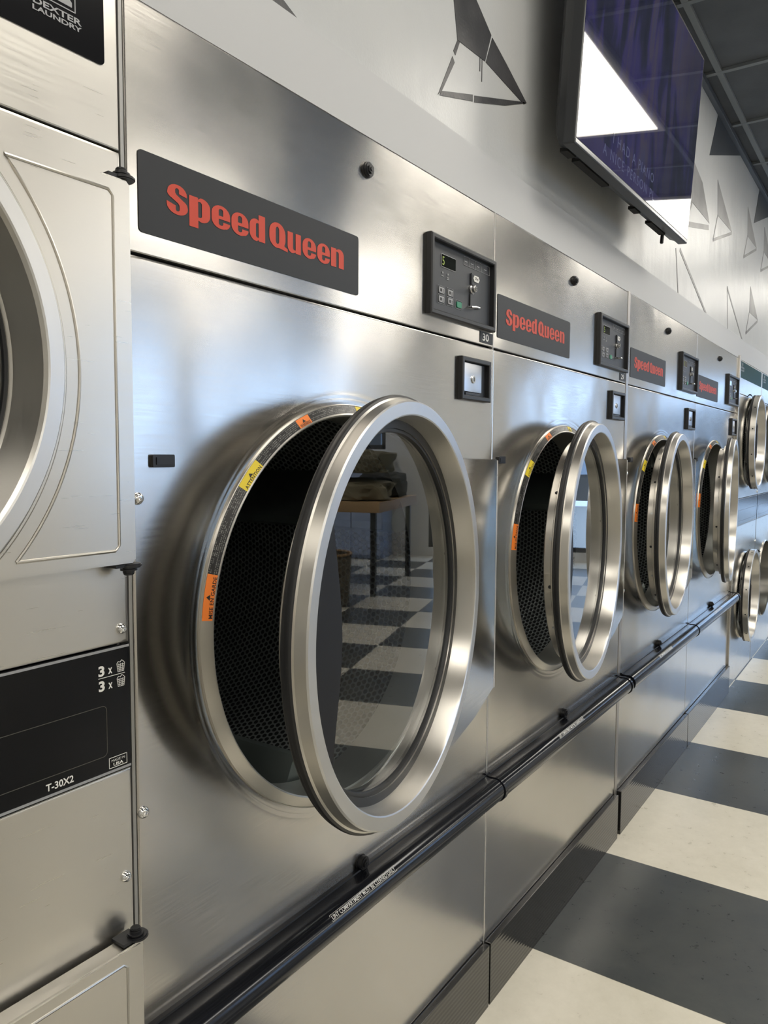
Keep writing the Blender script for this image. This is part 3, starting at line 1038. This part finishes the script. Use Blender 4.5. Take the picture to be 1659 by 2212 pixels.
    for (ins, yy) in ((0.0, 0.001), (0.0, -0.009), (0.002, -0.0105), (0.0085, -0.0105), (0.0100, -0.009), (0.0110, 0.011)):
        loops.append([(a, yy, b) for a, b in ((X0 + ins, Z0 + ins), (X1 - ins, Z0 + ins), (X1 - ins, Z1 - ins), (X0 + ins, Z1 - ins))])
    cb.add([v for L in loops for v in L], [(k * 4 + i, k * 4 + (i + 1) % 4, (k + 1) * 4 + (i + 1) % 4, (k + 1) * 4 + i) for k in range(5) for i in range(4)])
    cb = cb.build('coin_vault', M_BLACKP, r, sm=0)
    MB().box(X0 + 0.009, X1 - 0.009, -0.0004, 0.01, Z0 + 0.009, Z1 - 0.009).build('vault_back', M_BLACKP, cb, sm=0)
    MB().box(0.8540, 0.9350, -0.0050, 0.006, 1.4700, 1.5310, 0.0015).build('vault_door', M_LOCK, cb)
    MB().cyl((0.8945, -0.0062, 1.4975), (0, -1, 0), 0.0085, 0.003, 20, b=0.001).build('keyhole_ring', M_CHROME, cb)
    MB().box(0.8935, 0.8955, -0.0082, -0.0070, 1.4930, 1.5020).build('keyhole', M_INK, cb, sm=0)
    MB().box(0.8600, 0.9250, -0.0060, -0.002, 1.4625, 1.4680, 0.001).build('vault_lip', M_BLACKP, cb)
    # small fittings
    bolt('lock_bolt', 0.5005, 1.8228, 0.0125, M_BLACKP, r)
    bolt('lock_bolt', 0.4885, 0.5885, 0.0125, M_BLACKP, r, h=0.012)
    MB().prism(rrect(0.0310, 1.3140, 0.0660, 1.3305, 0.002), -0.0050, 0.0).box(0.036, 0.061, -0.0062, -0.004, 1.3175, 1.3270).build('latch_pad', M_BLACKP, r, sm=0)
    for zz in (1.2752, 0.8691):
        dome_screw('panel_screw', 0.0098, zz, 0.0078, r)
    # ribbed base
    MB().box(0.0040, 0.9975, -0.0165, 0.02, 0.0, 0.1560, 0.002).build('base_strip', M_PLINTH, r, sm=0)
    # bumper rail
    rl = MB()
    prof = [(0.0, 0.5800), (-0.0075, 0.5800), (-0.0085, 0.5775)]
    for k in range(19):
        a = radians(75 + 210 * k / 18)
        prof.append((-0.0290 + 0.0268 * cos(a), 0.5500 + 0.0268 * sin(a)))
    prof += [(-0.010, 0.5230), (0.0, 0.5230)]

    def extr(mb_, pf, xa, xb):
        n_ = len(pf)
        vs_ = [(xa, p[0], p[1]) for p in pf] + [(xb, p[0], p[1]) for p in pf]
        fs_ = [(i, (i + 1) % n_, n_ + (i + 1) % n_, n_ + i) for i in range(n_)] + [tuple(range(n_)), tuple(range(2 * n_ - 1, n_ - 1, -1))]
        mb_.add(vs_, fs_)
    extr(rl, prof, 0.002, 0.990)
    rl = rl.build('bumper_rail', M_RAIL, r)
    cpf = [(-0.0280 + (p[0] + 0.0280) * 1.10 if p[0] < -0.003 else 0.0, 0.5520 + (p[1] - 0.5520) * 1.09) for p in prof]
    cc = MB(); extr(cc, cpf, 0.985, 0.9975)
    cc.build('rail_end_cap', M_RAIL, rl)
    # wording on the rail
    vs, fs, asp = text2d('LINT COMPARTMENT MUST BE CLEANED DAILY', 0.012, 1.0)
    tx = MB()
    P = []
    for (u, v) in vs:
        a = radians(139 - 16 * v)
        P.append((0.346 + 0.186 * u, -0.0290 + 0.02705 * cos(a), 0.5500 + 0.02705 * sin(a)))
    tx.add(P, fs)
    for (ua, ub, va, vb) in ((0.343, 0.535, -0.25, -0.18), (0.343, 0.535, 1.18, 1.25), (0.343, 0.3436, -0.2, 1.2), (0.5344, 0.535, -0.2, 1.2)):
        Q = []
        for (u, v) in ((ua, va), (ub, va), (ub, vb), (ua, vb)):
            a = radians(139 - 16 * v)
            Q.append((u, -0.0290 + 0.02702 * cos(a), 0.5500 + 0.02702 * sin(a)))
        tx.add(Q, [(0, 1, 2, 3)])
    tx.build('rail_wording', M_WHITE, rl, sm=0, fix=False)

    # ---------------- door, local origin = centre of the front ring, +x towards the hinge
    prof = [(0.3180, 0.0500), (0.3236, 0.0060), (0.3254, 0.0012), (0.3275, 0.0), (0.3468, 0.0), (0.3492, 0.0022), (0.3515, 0.0185), (0.3545, 0.0205)]
    door = MB().lathe(prof, 192, mi=[0, 0, 1, 1, 1, 0, 0]).build('door', [M_RING, M_RINGF], r, sm=24)
    MB().lathe([(0.3545, 0.0205), (0.3580, 0.0225), (0.3590, 0.0260), (0.3580, 0.0300), (0.3560, 0.0310), (0.3565, 0.0345), (0.3550, 0.0370), (0.3050, 0.0390)], 160).build('door_seal', M_RUBBER, door)
    pl = MB().lathe([(0.3300, 0.0385), (0.3060, 0.0390), (0.3050, 0.0700), (0.3035, 0.0720), (0.2990, 0.0720), (0.2980, 0.0630)], 160).build('door_plug', M_RING, door)
    for k in range(16):
        a = 2 * pi * (k + 0.5) / 16
        sc = MB().cyl((0.3055 * cos(a), 0.0560, 0.3055 * sin(a)), (cos(a), 0, sin(a)), 0.0045, 0.003, 12, b=0.001)
        sc.build('plug_screw', M_LOCK if k % 2 else M_BLACKP, door)
    MB().lathe([(0.3182, 0.0505), (0.3160, 0.0470), (0.3140, 0.0455), (0.3030, 0.0412), (0.2990, 0.0420), (0.2975, 0.0480), (0.2975, 0.0560)], 160).build('glass_gasket', M_RUBBER, door)
    gl = MB().cyl((0, 0.0490, 0), (0, -1, 0), 0.2985, 0.005, 96).build('door_glass', M_GLASS, door, sm=30)
    # dark finger plate inside the free edge
    pts = []
    for k in range(17):
        a = radians(180 - 34 + 68 * k / 16)
        pts.append((0.3185 * cos(a), 0.3185 * sin(a)))
    z_hi, z_lo = pts[0][1], pts[-1][1]
    cur = [(-0.2440 + 0.026 * sin(pi * k / 14) ** 1.5, z_lo + (z_hi - z_lo) * k / 14) for k in range(15)]
    MB().prism(pts + cur, 0.0200, 0.0235).build('finger_plate', pbr('dark_finger_plate', lin((22, 23, 27)), 0.5, Specular_IOR_Level=0.25), door, sm=0)
    # hinge plate, folded from sheet
    hp = MB().prism([(0.3400 * cos(radians(d_)), 0.3400 * sin(radians(d_))) for d_ in range(-62, 47, 4)] + [(0.2450, 0.2530), (0.5400, 0.2530), (0.5430, 0.2500), (0.5430, -0.2830), (0.4050, -0.3130), (0.2400, -0.3300)], 0.0240, 0.0300, b=0.0012)
    hp = hp.build('hinge_plate', M_PANEL, door, sm=0)
    hg = MB()
    for (za, zb) in ((0.250, 0.2165), (0.2155, -0.2155), (-0.2165, -0.2600), (-0.2610, -0.2840)):
        hg.box(0.5430, 0.5500, 0.0235, 0.0320, zb, za, 0.0008)
    hg.build('hinge_strip', M_EDGE, door)
    for zz in (0.205, -0.205):
        MB().cyl((0.5500, 0.028, zz), (1, -0.5, 0), 0.0045, 0.003, 12).build('hinge_screw', M_CHROME, door)
    return r, door, dr


DIST = 0.539


def set_door(door, deg):
    """hinge line sits just off the panel near the right edge"""
    t_ = radians(deg)
    hx, hy, t0 = 1.0499, 0.0261, 0.0564
    L = hx - XC
    door.location = (hx - cos(t_) * L + sin(t_) * t0, hy - sin(t_) * L - cos(t_) * t0, 1.0715)
    door.rotation_euler = (0, 0, t_)


d0, door0, drum0 = build_dryer()
LB = ['stainless steel tumble dryer numbered 30, the nearest and largest, with a hinged round door ajar',
      'stainless steel tumble dryer numbered 29, second of the row of four',
      'stainless steel tumble dryer third in the row, between dryer 29 and the last one',
      'stainless steel tumble dryer at the far end of the black rail']
dryers = [d0]
for k in (1, 2, 3):
    dryers.append(copy_tree(d0))
for k, d in enumerate(dryers):
    d.location = (k + (0.026 if k > 1 else 0.0), 0, 0)
    tag(d, LB[k], 'tumble dryer', 'single tumble dryers in the row')
    for ch in d.children:
        if ch.name.split('.')[0] == 'door':
            set_door(ch, (9.2, 7.1, 4.9, 6.6)[k])
        if ch.name.split('.')[0] == 'drum':
            for lf in ch.children:
                if lf.name.startswith('drum_lifter'):
                    lf.rotation_euler = (0, radians((0, 3, -28, -40)[k]), 0)
for k, txt in ((0, '30'), (1, '29')):
    p = MB().box(0.9330, 0.9950, -0.0012, 0.0005, 1.5835, 1.6080).build('number_plate', M_SIGN, dryers[k], sm=0)
    tx = MB(); letters(tx, txt, 0.9440, 1.5880, 0.9740, 1.6045, -0.0017, 0.02)
    flat(tx.build('number', M_WHITE, p, sm=0, fix=False).data)

# filler strips between machines
st(MB().box(2.0005, 2.0250, -0.0015, 0.02, 0.10, 1.884, 0.002).build('trim_4', pbr('weathered_steel_strip', (0.42, 0.40, 0.38), 0.35, 0.9), sm=0))
st(MB().box(4.0260, 4.0540, -0.010, 0.02, 0.0, 1.895, 0.003).build('trim_5', steel('trim_steel', rough=0.3), sm=0))
st(MB().box(-0.0046, 0.0008, 0.0015, 0.02, 0.0, 1.880, 0.0012).build('trim_6', M_CAB, sm=0))
st(MB().box(0.999, 1.0008, 0.0, 0.02, 0.10, 1.8815).build('trim_7', M_EDGE, sm=0))

# ================================================================== double-deck dryer
DW = 0.795


def build_stack():
    r = empty('stacked_dryer', (0, 0, 0))
    cx = -0.398
    mb = MB()
    mb.box(-DW, -DW + 0.004, 0.02, 1.0, 0.02, 1.875).box(-0.010, -0.006, 0.02, 1.0, 0.02, 1.875).box(-DW, -0.006, 0.99, 1.0, 0.02, 1.875).box(-DW, -0.006, 0.02, 1.0, 1.868, 1.875)
    mb.build('cabinet', M_CAB, r, sm=0)
    flat_panel(-DW, -0.0075, 1.692, 1.8790).build('top_panel', M_DEX, r, sm=0)
    for zc, za, zb in ((1.424, 1.0970, 1.690), (0.50, 0.165, 0.935)):
        me = panel_with_hole(-DW, -0.0075, za, zb, cx, zc, 0.262)
        flat(me)
        obj('front_panel', me, M_DEX, r)
    flat_panel(-DW, -0.0075, 0.0, 0.162, 0.004).build('kick_plate', M_DEX, r, sm=0)
    MB().prism(rrect(-0.775, 1.7815, -0.0265, 1.872, 0.006), -0.0012, 0.0005).build('top_sign', M_BLACKG, r, sm=0)
    for zc in (1.424, 0.50):
        dr = MB().lathe([(0.258, 0.06), (0.36, 0.07), (0.365, 0.08), (0.365, 0.70)], 96, (0, 0), mi=[1, 1, 0], uvr=0.365).build('drum', [M_PERF, M_GALV], r, (cx, 0, zc))
        b = MB(); b.add([(0.365 * cos(2 * pi * k / 64), 0.70, 0.365 * sin(2 * pi * k / 64)) for k in range(64)], [tuple(range(64))])
        b.build('drum_back', M_PERFB, dr, sm=0)
        rim = MB().lathe([(0.264, 0.01), (0.264, -0.006), (0.2600, -0.010), (0.2560, -0.006), (0.2560, 0.055)], 96, (cx, zc)).build('opening_rim', M_RING, r)
        # door, origin at ring centre in the front plane of the ring
        prof = [(0.2440, 0.0500), (0.2470, 0.0470), (0.2560, 0.0050), (0.2590, 0.0010), (0.2610, 0.0), (0.2770, 0.0), (0.2790, 0.0020), (0.2800, 0.030)]
        door = MB().lathe(prof, 144, mi=[0, 0, 0, 1, 1, 1, 0]).build('door', [M_RING, M_RINGF], r, (cx, -0.052, zc), sm=24)
        MB().lathe([(0.2800, 0.030), (0.2775, 0.0305), (0.2775, 0.0345), (0.2800, 0.0350), (0.2800, 0.0420), (0.252, 0.045)], 128).build('door_seal', M_RUBBER, door)
        MB().lathe([(0.2440, 0.0500), (0.2420, 0.0480), (0.2395, 0.0500), (0.2390, 0.0560)], 96).build('glass_gasket', M_RUBBER, door)
        MB().cyl((0, 0.0550, 0), (0, -1, 0), 0.2405, 0.005, 64).build('door_glass', M_GLASS, door, sm=30)
        for k in range(12):
            a = 2 * pi * (k + 0.5) / 12
            MB().cyl((0.2798 * cos(a), 0.015, 0.2798 * sin(a)), (cos(a), 0, sin(a)), 0.004, 0.002, 10).build('ring_screw', M_BLACKP, door)
        # hinge leaf with its pressed ridge
        R0 = 0.2900
        hz = 0.2240
        a0 = math.asin(hz / R0) if hz < R0 else pi / 2
        arcp = [(R0 * cos(a0 - 2 * a0 * k / 24), R0 * sin(a0 - 2 * a0 * k / 24)) for k in range(25)]
        pts = [(0.3765, hz), (0.3810, hz - 0.0045), (0.3810, -hz + 0.0045), (0.3765, -hz)] + arcp[::-1]
        hl = MB().prism(pts, 0.0200, 0.0440, b=0.0025).build('hinge_leaf', M_DEX, door, sm=0)
        R1 = 0.3085
        tp, rt = 0.2070, 0.3560
        a1 = math.asin(tp / R1)
        path = [(R1 * cos(-a1 + 2 * a1 * k / 30), R1 * sin(-a1 + 2 * a1 * k / 30)) for k in range(31)]
        path = [(R1 * cos(-a1), R1 * sin(-a1))] + path + [(rt - 0.006, tp), (rt, tp - 0.006), (rt, -tp + 0.006), (rt - 0.006, -tp), (R1 * cos(-a1), R1 * sin(-a1))]
        MB().tube([(p[0], 0.0206, p[1]) for p in path[1:]], 0.0022, 8, flat_y=True).build('pressed_ridge', M_DEX, door)
        bead = MB().lathe([(0.2860, 0.021), (0.2880, 0.0180), (0.2905, 0.0180), (0.2930, 0.0202)], 96, (0, 0), -a0 * 0.98, a0 * 0.98)
        bead.build('ring_bead', M_DEX, door)
        for s_ in (1, -1):
            hb = MB()
            zz = s_ * hz
            hb.cyl((0.3780, 0.0300, zz + s_ * 0.0035), (0, 0, 1), 0.0140, 0.005, 24, b=0.0015)
            hb.cyl((0.3760, 0.0300, zz + s_ * 0.0085), (0, 0, 1), 0.0100, 0.008, 24, b=0.003)
            hb.cyl((0.3760, 0.0300, zz + s_ * 0.0138), (0, 0, 1), 0.0065, 0.003, 12, b=0.001)
            hb.box(0.3540, 0.3790, 0.0240, 0.0480, zz + (0.001 if s_ > 0 else -0.005), zz + (0.005 if s_ > 0 else -0.001))
            hb.build('hinge_bolt', M_BLACKP, door)
        # strap handle on the free side
        MB().tube([(-0.236, 0.0480, 0.13), (-0.205, 0.010, 0.115), (-0.198, 0.0040, 0.09), (-0.198, 0.0040, -0.09), (-0.205, 0.010, -0.115), (-0.236, 0.0480, -0.13)], 0.0075, 8).build('handle', M_BLACKP, door)
        door['zc'] = zc
    # black band between the doors
    bd = MB().box(-DW, -0.0085, -0.0020, 0.0, 0.9370, 1.0955).build('dark_band', M_BLACKG, r, sm=0)
    MB().box(-DW, -0.0090, -0.0026, -0.0018, 1.0915, 1.0945).box(-DW, -0.0090, -0.0026, -0.0018, 0.9385, 0.9415).build('band_stripe', M_SILVERT, bd, sm=0)
    ol = MB()
    P = rrect(-0.745, 0.9620, -0.0430, 1.0250, 0.006)
    for a, b in zip(P, P[1:] + P[:1]):
        if hypot(a[0] - b[0], a[1] - b[1]) > 1e-6:
            ol.prism(strip(a, b, 0.0007), -0.0023, -0.0018)
    ol.build('window_outline', pbr('band_groove', lin((78, 76, 70)), 0.5), bd, sm=0)
    for zz in (1.1150, 0.7960):
        dome_screw('panel_screw', -0.0182, zz, 0.0068, r)
    return r


s0 = build_stack()
stacks = [s0] + [copy_tree(s0) for _ in range(3)]
SX = [0.0, 4.055 + DW + 0.006, 4.055 + 2 * DW + 0.014, 4.055 + 3 * DW + 0.022]
SL = ['brushed steel double-deck dryer cut by the left picture edge, black band reading T-30X2',
      'steel double-deck dryer with a green sign, right after the last single dryer',
      'steel double-deck dryer, middle one of the far three, its lower door swung wider',
      'steel double-deck dryer farthest along the wall']
for s_, x, l in zip(stacks, SX, SL):
    s_.location = (x, 0, 0)
    tag(s_, l, 'stacked dryer', 'double-deck dryers')
# lower and upper doors of the far ones stand slightly ajar
for k, (up, lo) in enumerate(((0, 0), (2, 2), (3, 14), (2, 4))):
    for ch in stacks[k].children:
        if ch.name.split('.')[0] == 'door':
            a = radians(up if ch['zc'] > 1 else lo)
            hx, hy = -0.398 + 0.390, -0.022
            vx, vy = -0.390, -0.030
            ch.location.x = hx + vx * cos(a) - vy * sin(a)
            ch.location.y = hy + vx * sin(a) + vy * cos(a)
            ch.rotation_euler = (0, 0, a)
for o in C.objects:
    if 'zc' in o.keys():
        del o['zc']
# signs: black for the near one, green for the far ones, with their wording
for k, s_ in enumerate(stacks):
    for ch in s_.children:
        if ch.name.startswith('top_sign'):
            if k:
                ch.data = ch.data.copy()
                ch.data.materials.clear()
                ch.data.materials.append(M_DGREEN)
                if k == 1: ch['label'] = 'dark green sign panel'
            tx = MB()
            if k == 0:
                letters(tx, 'DEXTER', -0.1150, 1.8122, -0.0560, 1.8190, -0.0017, 0.03)
                letters(tx, 'LAUNDRY', -0.1155, 1.8050, -0.0560, 1.8105, -0.0017, 0.03)
            else:
                letters(tx, 'DEXTER', -0.7450, 1.8330, -0.6500, 1.8430, -0.0017, 0.03)
                letters(tx, 'LAUNDRY', -0.7450, 1.8180, -0.6500, 1.8280, -0.0017, 0.03)
            flat(tx.build('sign_wording', M_SILVERT, ch, sm=0, fix=False).data)
            lg = MB()
            ox = -0.1020 if k == 0 else -0.7300
            oz = 1.8235 if k == 0 else 1.8480
            hh = 0.032 if k == 0 else 0.016
            for a, b in (((ox, oz), (ox + .038, oz)), ((ox + .038, oz), (ox + .038, oz + hh)), ((ox + .038, oz + hh), (ox, oz + hh)), ((ox, oz + hh), (ox, oz))):
                lg.prism(strip(a, b, 0.0012), -0.0018, -0.0012)
            lg.prism([(ox + .017, oz + .004), (ox + .034, oz + .004), (ox + .034, oz + .009), (ox + .031, oz + .012), (ox + .034, oz + .014), (ox + .017, oz + .014)], -0.0018, -0.0012)
            lg.build('sign_emblem', M_SILVERT, ch, sm=0)
# wording on the near black band
for ch in s0.children:
    if ch.name.startswith('dark_band'):
        tx = MB()
        yb = -0.0025
        for zb in (1.0625, 1.0440):
            tx = MB()
            letters(tx, '3', -0.0535, zb - 0.0005, -0.0450, zb + 0.0125, yb, 0.035)
            letters(tx, 'x', -0.0398, zb + 0.0005, -0.0340, zb + 0.0080, yb, 0.02)
            # basket symbol
            bx, bz = -0.0215, zb + 0.0050
            for i in range(5):
                f_ = -1 + i * 0.5
                tx.prism(strip((bx + f_ * 0.0042, bz - 0.0052), (bx + f_ * 0.0056, bz + 0.0050), 0.0005), yb, yb + 0.0006)
            for i in range(5):
                q = -0.0050 + i * 0.0022
                ww = 0.0044 + (q + 0.005) * 0.13
                tx.prism(strip((bx - ww, bz + q), (bx + ww, bz + q), 0.0005), yb, yb + 0.0006)
            tp_ = [(-0.0058, 0.0050), (-0.0035, 0.0078), (-0.0010, 0.0066), (0.0015, 0.0090), (0.0040, 0.0070), (0.0058, 0.0050)]
            for p, q in zip(tp_[:-1], tp_[1:]):
                tx.prism(strip((bx + p[0], bz + p[1]), (bx + q[0], bz + q[1]), 0.0006), yb, yb + 0.0006)
            flat(tx.build('load_symbol', M_WHITE, ch, sm=0, fix=False).data)
        tx = MB()
        tx.prism(strip((-0.0535, 1.0598), (-0.0158, 1.0598), 0.0006), yb, yb + 0.0006)
        flat(tx.build('divider_line', M_WHITE, ch, sm=0, fix=False).data)
        tx = MB()
        letters(tx, 'T-30X2', -0.1250, 0.9458, -0.0898, 0.9545, yb, 0.02)
        flat(tx.build('model_wording', M_WHITE, ch, sm=0, fix=False).data)
        tx = MB()
        letters(tx, 'USA', -0.0350, 0.9460, -0.0205, 0.9502, yb, 0.03)
        letters(tx, 'MADE IN', -0.0375, 0.9517, -0.0182, 0.9548, yb, 0.0)
        for a, b in (((-.0407, .9444), (-.0150, .9444)), ((-.0150, .9444), (-.0150, .9572)), ((-.0150, .9572), (-.0407, .9572)), ((-.0407, .9572), (-.0407, .9444))):
            tx.prism(strip(a, b, 0.0006), yb, yb + 0.0006)
        flat(tx.build('origin_mark', M_WHITE, ch, sm=0, fix=False).data)

# ================================================================== television
def build_tv():
    r = empty('television', (0, 0, 0))
    W, H = 1.104, 0.612
    fr = MB()
    fr.box(0, W, 0.0, 0.030, 0, H, 0.004)
    fr.prism(rrect(0.012, 0.010, W - 0.012, H - 0.012, 0.01), 0.030, 0.034)
    o = fr.build('casing', M_TVB, r, sm=0)
    bk = MB()
    # bulged rear housing
    pr = [(0.0, 0.030), (0.02, 0.062), (0.09, 0.080)]
    loops = []
    for ins, yy in ((0.004, 0.028), (0.012, 0.050), (0.040, 0.068), (0.100, 0.080)):
        loops.append([(a, yy, b) for a, b in rrect(ins, ins * 0.8, W - ins, H - ins, 0.03, 4)])
    n = len(loops[0])
    vs = [v for L in loops for v in L]
    fs = [(k * n + i, (k + 1) * n + i, (k + 1) * n + (i + 1) % n, k * n + (i + 1) % n) for k in range(3) for i in range(n)] + [tuple(range(3 * n, 4 * n))]
    bk.add(vs, fs)
    bk.build('rear_housing', M_TVB, r)
    scr = MB()
    a, b = 0.008, 0.014
    scr.add([(a, -0.0006, b), (W - a, -0.0006, b), (W - a, -0.0006, H - 0.008), (a, -0.0006, H - 0.008)], [(0, 1, 2, 3)], 0, [[(0, 0), (1, 0), (1, 1), (0, 1)]])
    scr = scr.build('screen', M_SCREEN, r, sm=0, fix=False)
    flat(scr.data)
    tx = MB()
    cap = pbr('dim_caption', (0.02, 0.02, 0.03), 0.05, Emission_Color=(*lin((88, 92, 122)), 1), Emission_Strength=0.7)
    letters(tx, 'I HAD A PIANO', 0.260, 0.078, 0.640, 0.105, -0.0010, 0.0, 0, 1.3)
    flat(tx.build('subtitle', cap, scr, sm=0, fix=False).data)
    tx = MB()
    letters(tx, 'A NICE PERSON PL', 0.190, 0.033, 0.660, 0.060, -0.0010, 0.0, 0, 1.3)
    flat(tx.build('subtitle', cap, scr, sm=0, fix=False).data)
    MB().box(0.004, W - 0.004, -0.0012, 0.004, 0.002, 0.011, 0.001).build('bottom_lip', M_TVS, r, sm=0)
    for (x0, x1) in ((0.05, 0.105), (0.13, 0.36), (0.60, 0.66), (0.78, 0.95)):
        MB().box(x0, x1, 0.036, 0.056, 0.001, 0.010).build('vent_slot', M_DARKGAP, r, sm=0)
    MB().cyl((0.95, 0.045, -0.010), (0, 0, 1), 0.006, 0.035, 12, b=0.002).build('antenna_plug', M_BLACKP, r)
    MB().box(0.33, 0.77, 0.078, 0.110, 0.16, 0.44, 0.004).build('wall_bracket', M_BLKSTEEL, r, sm=0)
    return r


tv = build_tv()
tag(tv, 'large flat television tilted down on the wall above the dryers, showing a dim blue picture', 'television')
tv.rotation_mode = 'XYZ'
tv.matrix_world = Matrix.Translation((1.1648, -0.120, 2.063)) @ Matrix.Rotation(radians(-0.88), 4, 'Y') @ Matrix.Rotation(radians(3.7), 4, 'X')

# ================================================================== folding tables, laundry and other things mirrored in the door glass
def table(loc, L=1.5, D=1.4):
    r = empty('folding_table', loc)
    MB().box(0, L, -D, 0, 0.80, 0.90, 0.006).build('tabletop', M_WOOD, r)
    for xx in (0.08, L - 0.08):
        for yy in (-0.08, -D + 0.08):
            MB().box(xx - 0.025, xx + 0.025, yy - 0.025, yy + 0.025, 0.0, 0.80).build('leg', M_BLKSTEEL, r, sm=0)
    return r


t0 = table((6.05, -1.72, 0))
tag(t0, 'wooden folding table with black legs, the one nearer the dryers', 'table', 'folding tables')
t1 = copy_tree(t0)
t1.location = (3.4, -3.3, 0)
tag(t1, 'wooden folding table with black legs, in the middle of the room', 'table', 'folding tables')
t2 = copy_tree(t0)
t2.location = (-0.6, -3.3, 0)
tag(t2, 'wooden folding table with black legs, behind the viewer', 'table', 'folding tables')


def laundry(name, loc, size, mat, label, seed):
    random.seed(seed)
    bm = bmesh.new()
    bmesh.ops.create_icosphere(bm, subdivisions=4, radius=1)
    from mathutils import noise
    for v in bm.verts:
        p = v.co.copy()
        k = 1 + 0.22 * noise.noise(p * 1.7 + Vector((seed, 0, 0))) + 0.10 * noise.noise(p * 5 + Vector((0, seed, 0)))
        z = p.z
        v.co = Vector((math.copysign(abs(p.x) ** 0.7, p.x) * size[0] * k, math.copysign(abs(p.y) ** 0.7, p.y) * size[1] * k, max(-0.6, math.copysign(abs(z) ** 0.6, z)) * size[2] * k))
    lo = min(v.co.z for v in bm.verts)
    for v in bm.verts:
        v.co.z -= lo
    mb = MB(); mb.bm(bm); bm.free()
    o = mb.build(name, mat, None, loc)
    tag(o, label, 'laundry')
    return o


laundry('folded_laundry', (6.45, -2.15, 0.90), (0.34, 0.42, 0.12), m_cloth('tan_blanket', (120, 112, 92), (142, 134, 112)), 'folded tan blanket lying on the near folding table', 1)
laundry('folded_laundry', (6.45, -2.12, 1.16), (0.32, 0.42, 0.14), m_cloth('olive_blanket', (98, 94, 78), (122, 116, 96)), 'rolled olive blanket stacked on top of the tan blanket', 2)
laundry('laundry_heap', (7.10, -1.98, 0.90), (0.24, 0.24, 0.15), m_cloth('dark_clothes', (30, 32, 34), (58, 58, 56), 16), 'heap of dark clothes on the far end of the near folding table', 3)

hm = MB().lathe([(0.17, 0.0), (0.205, 0.0), (0.23, 0.46), (0.215, 0.46)], 40)
me = hm.mesh('hamper')
for v in me.vertices:
    v.co = Vector((v.co.x, v.co.z, v.co.y))
hp_ = empty('laundry_hamper', (5.65, -2.1, 0))
obj('basket', me, m_cloth('woven_hamper', (95, 88, 76), (125, 117, 101), 40), hp_)
MB().cyl((0, 0, 0.01), (0, 0, 1), 0.18, 0.01, 32).build('basket_floor', M_BLACKP, hp_)
MB().tube([(0.228 * cos(2 * pi * k / 40), 0.228 * sin(2 * pi * k / 40), 0.46) for k in range(41)], 0.010, 8).build('basket_rim', M_WOOD, hp_)
tag(hp_, 'round woven laundry hamper on the floor in front of the folding table', 'hamper')

cb = empty('storage_cabinet', (8.72, -3.3, 0))
MB().box(0, 0.46, 0, 0.85, 0.0, 1.35, 0.004).build('body', pbr('pale_blue_cabinet', lin((150, 165, 195)), 0.5), cb, sm=0)
for a in (0.01, 0.43):
    dd = MB().box(-0.018, 0.0, a, a + 0.41, 0.04, 1.32, 0.003).build('cabinet_door', pbr('pale_blue_cabinet_door', lin((158, 172, 200)), 0.45), cb, sm=0)
    MB().box(-0.032, -0.018, a + (0.36 if a < 0.2 else 0.03), a + (0.38 if a < 0.2 else 0.05), 0.65, 0.80).build('handle', M_CHROME, dd, sm=0)
tag(cb, 'pale blue two-door cabinet against the far wall', 'cabinet')

# low dark block put outside, itself unseen, to give the steel a mirror image
bl = empty('added_building', (XF + 17, -9.0, -0.16))
MB().box(0, 6, 0, 17, 0, 3.0).build('walls', pbr('dark_brick_wall', lin((70, 66, 62)), 0.8), bl, sm=0)
MB().box(-0.3, 6.3, -0.3, 17.3, 3.0, 3.25).build('roof', pbr('grey_roof', lin((96, 98, 102)), 0.7), bl, sm=0)
for yy in (1.5, 5.5, 9.5, 13.5):
    MB().box(-0.04, 0.02, yy, yy + 2.2, 0.9, 2.3, 0.01).build('window', pbr('pale_shop_window', lin((150, 160, 172)), 0.15), bl, sm=0)
tag(bl, 'unseen low dark block added across the road for the far steel panels to mirror', 'added_building')
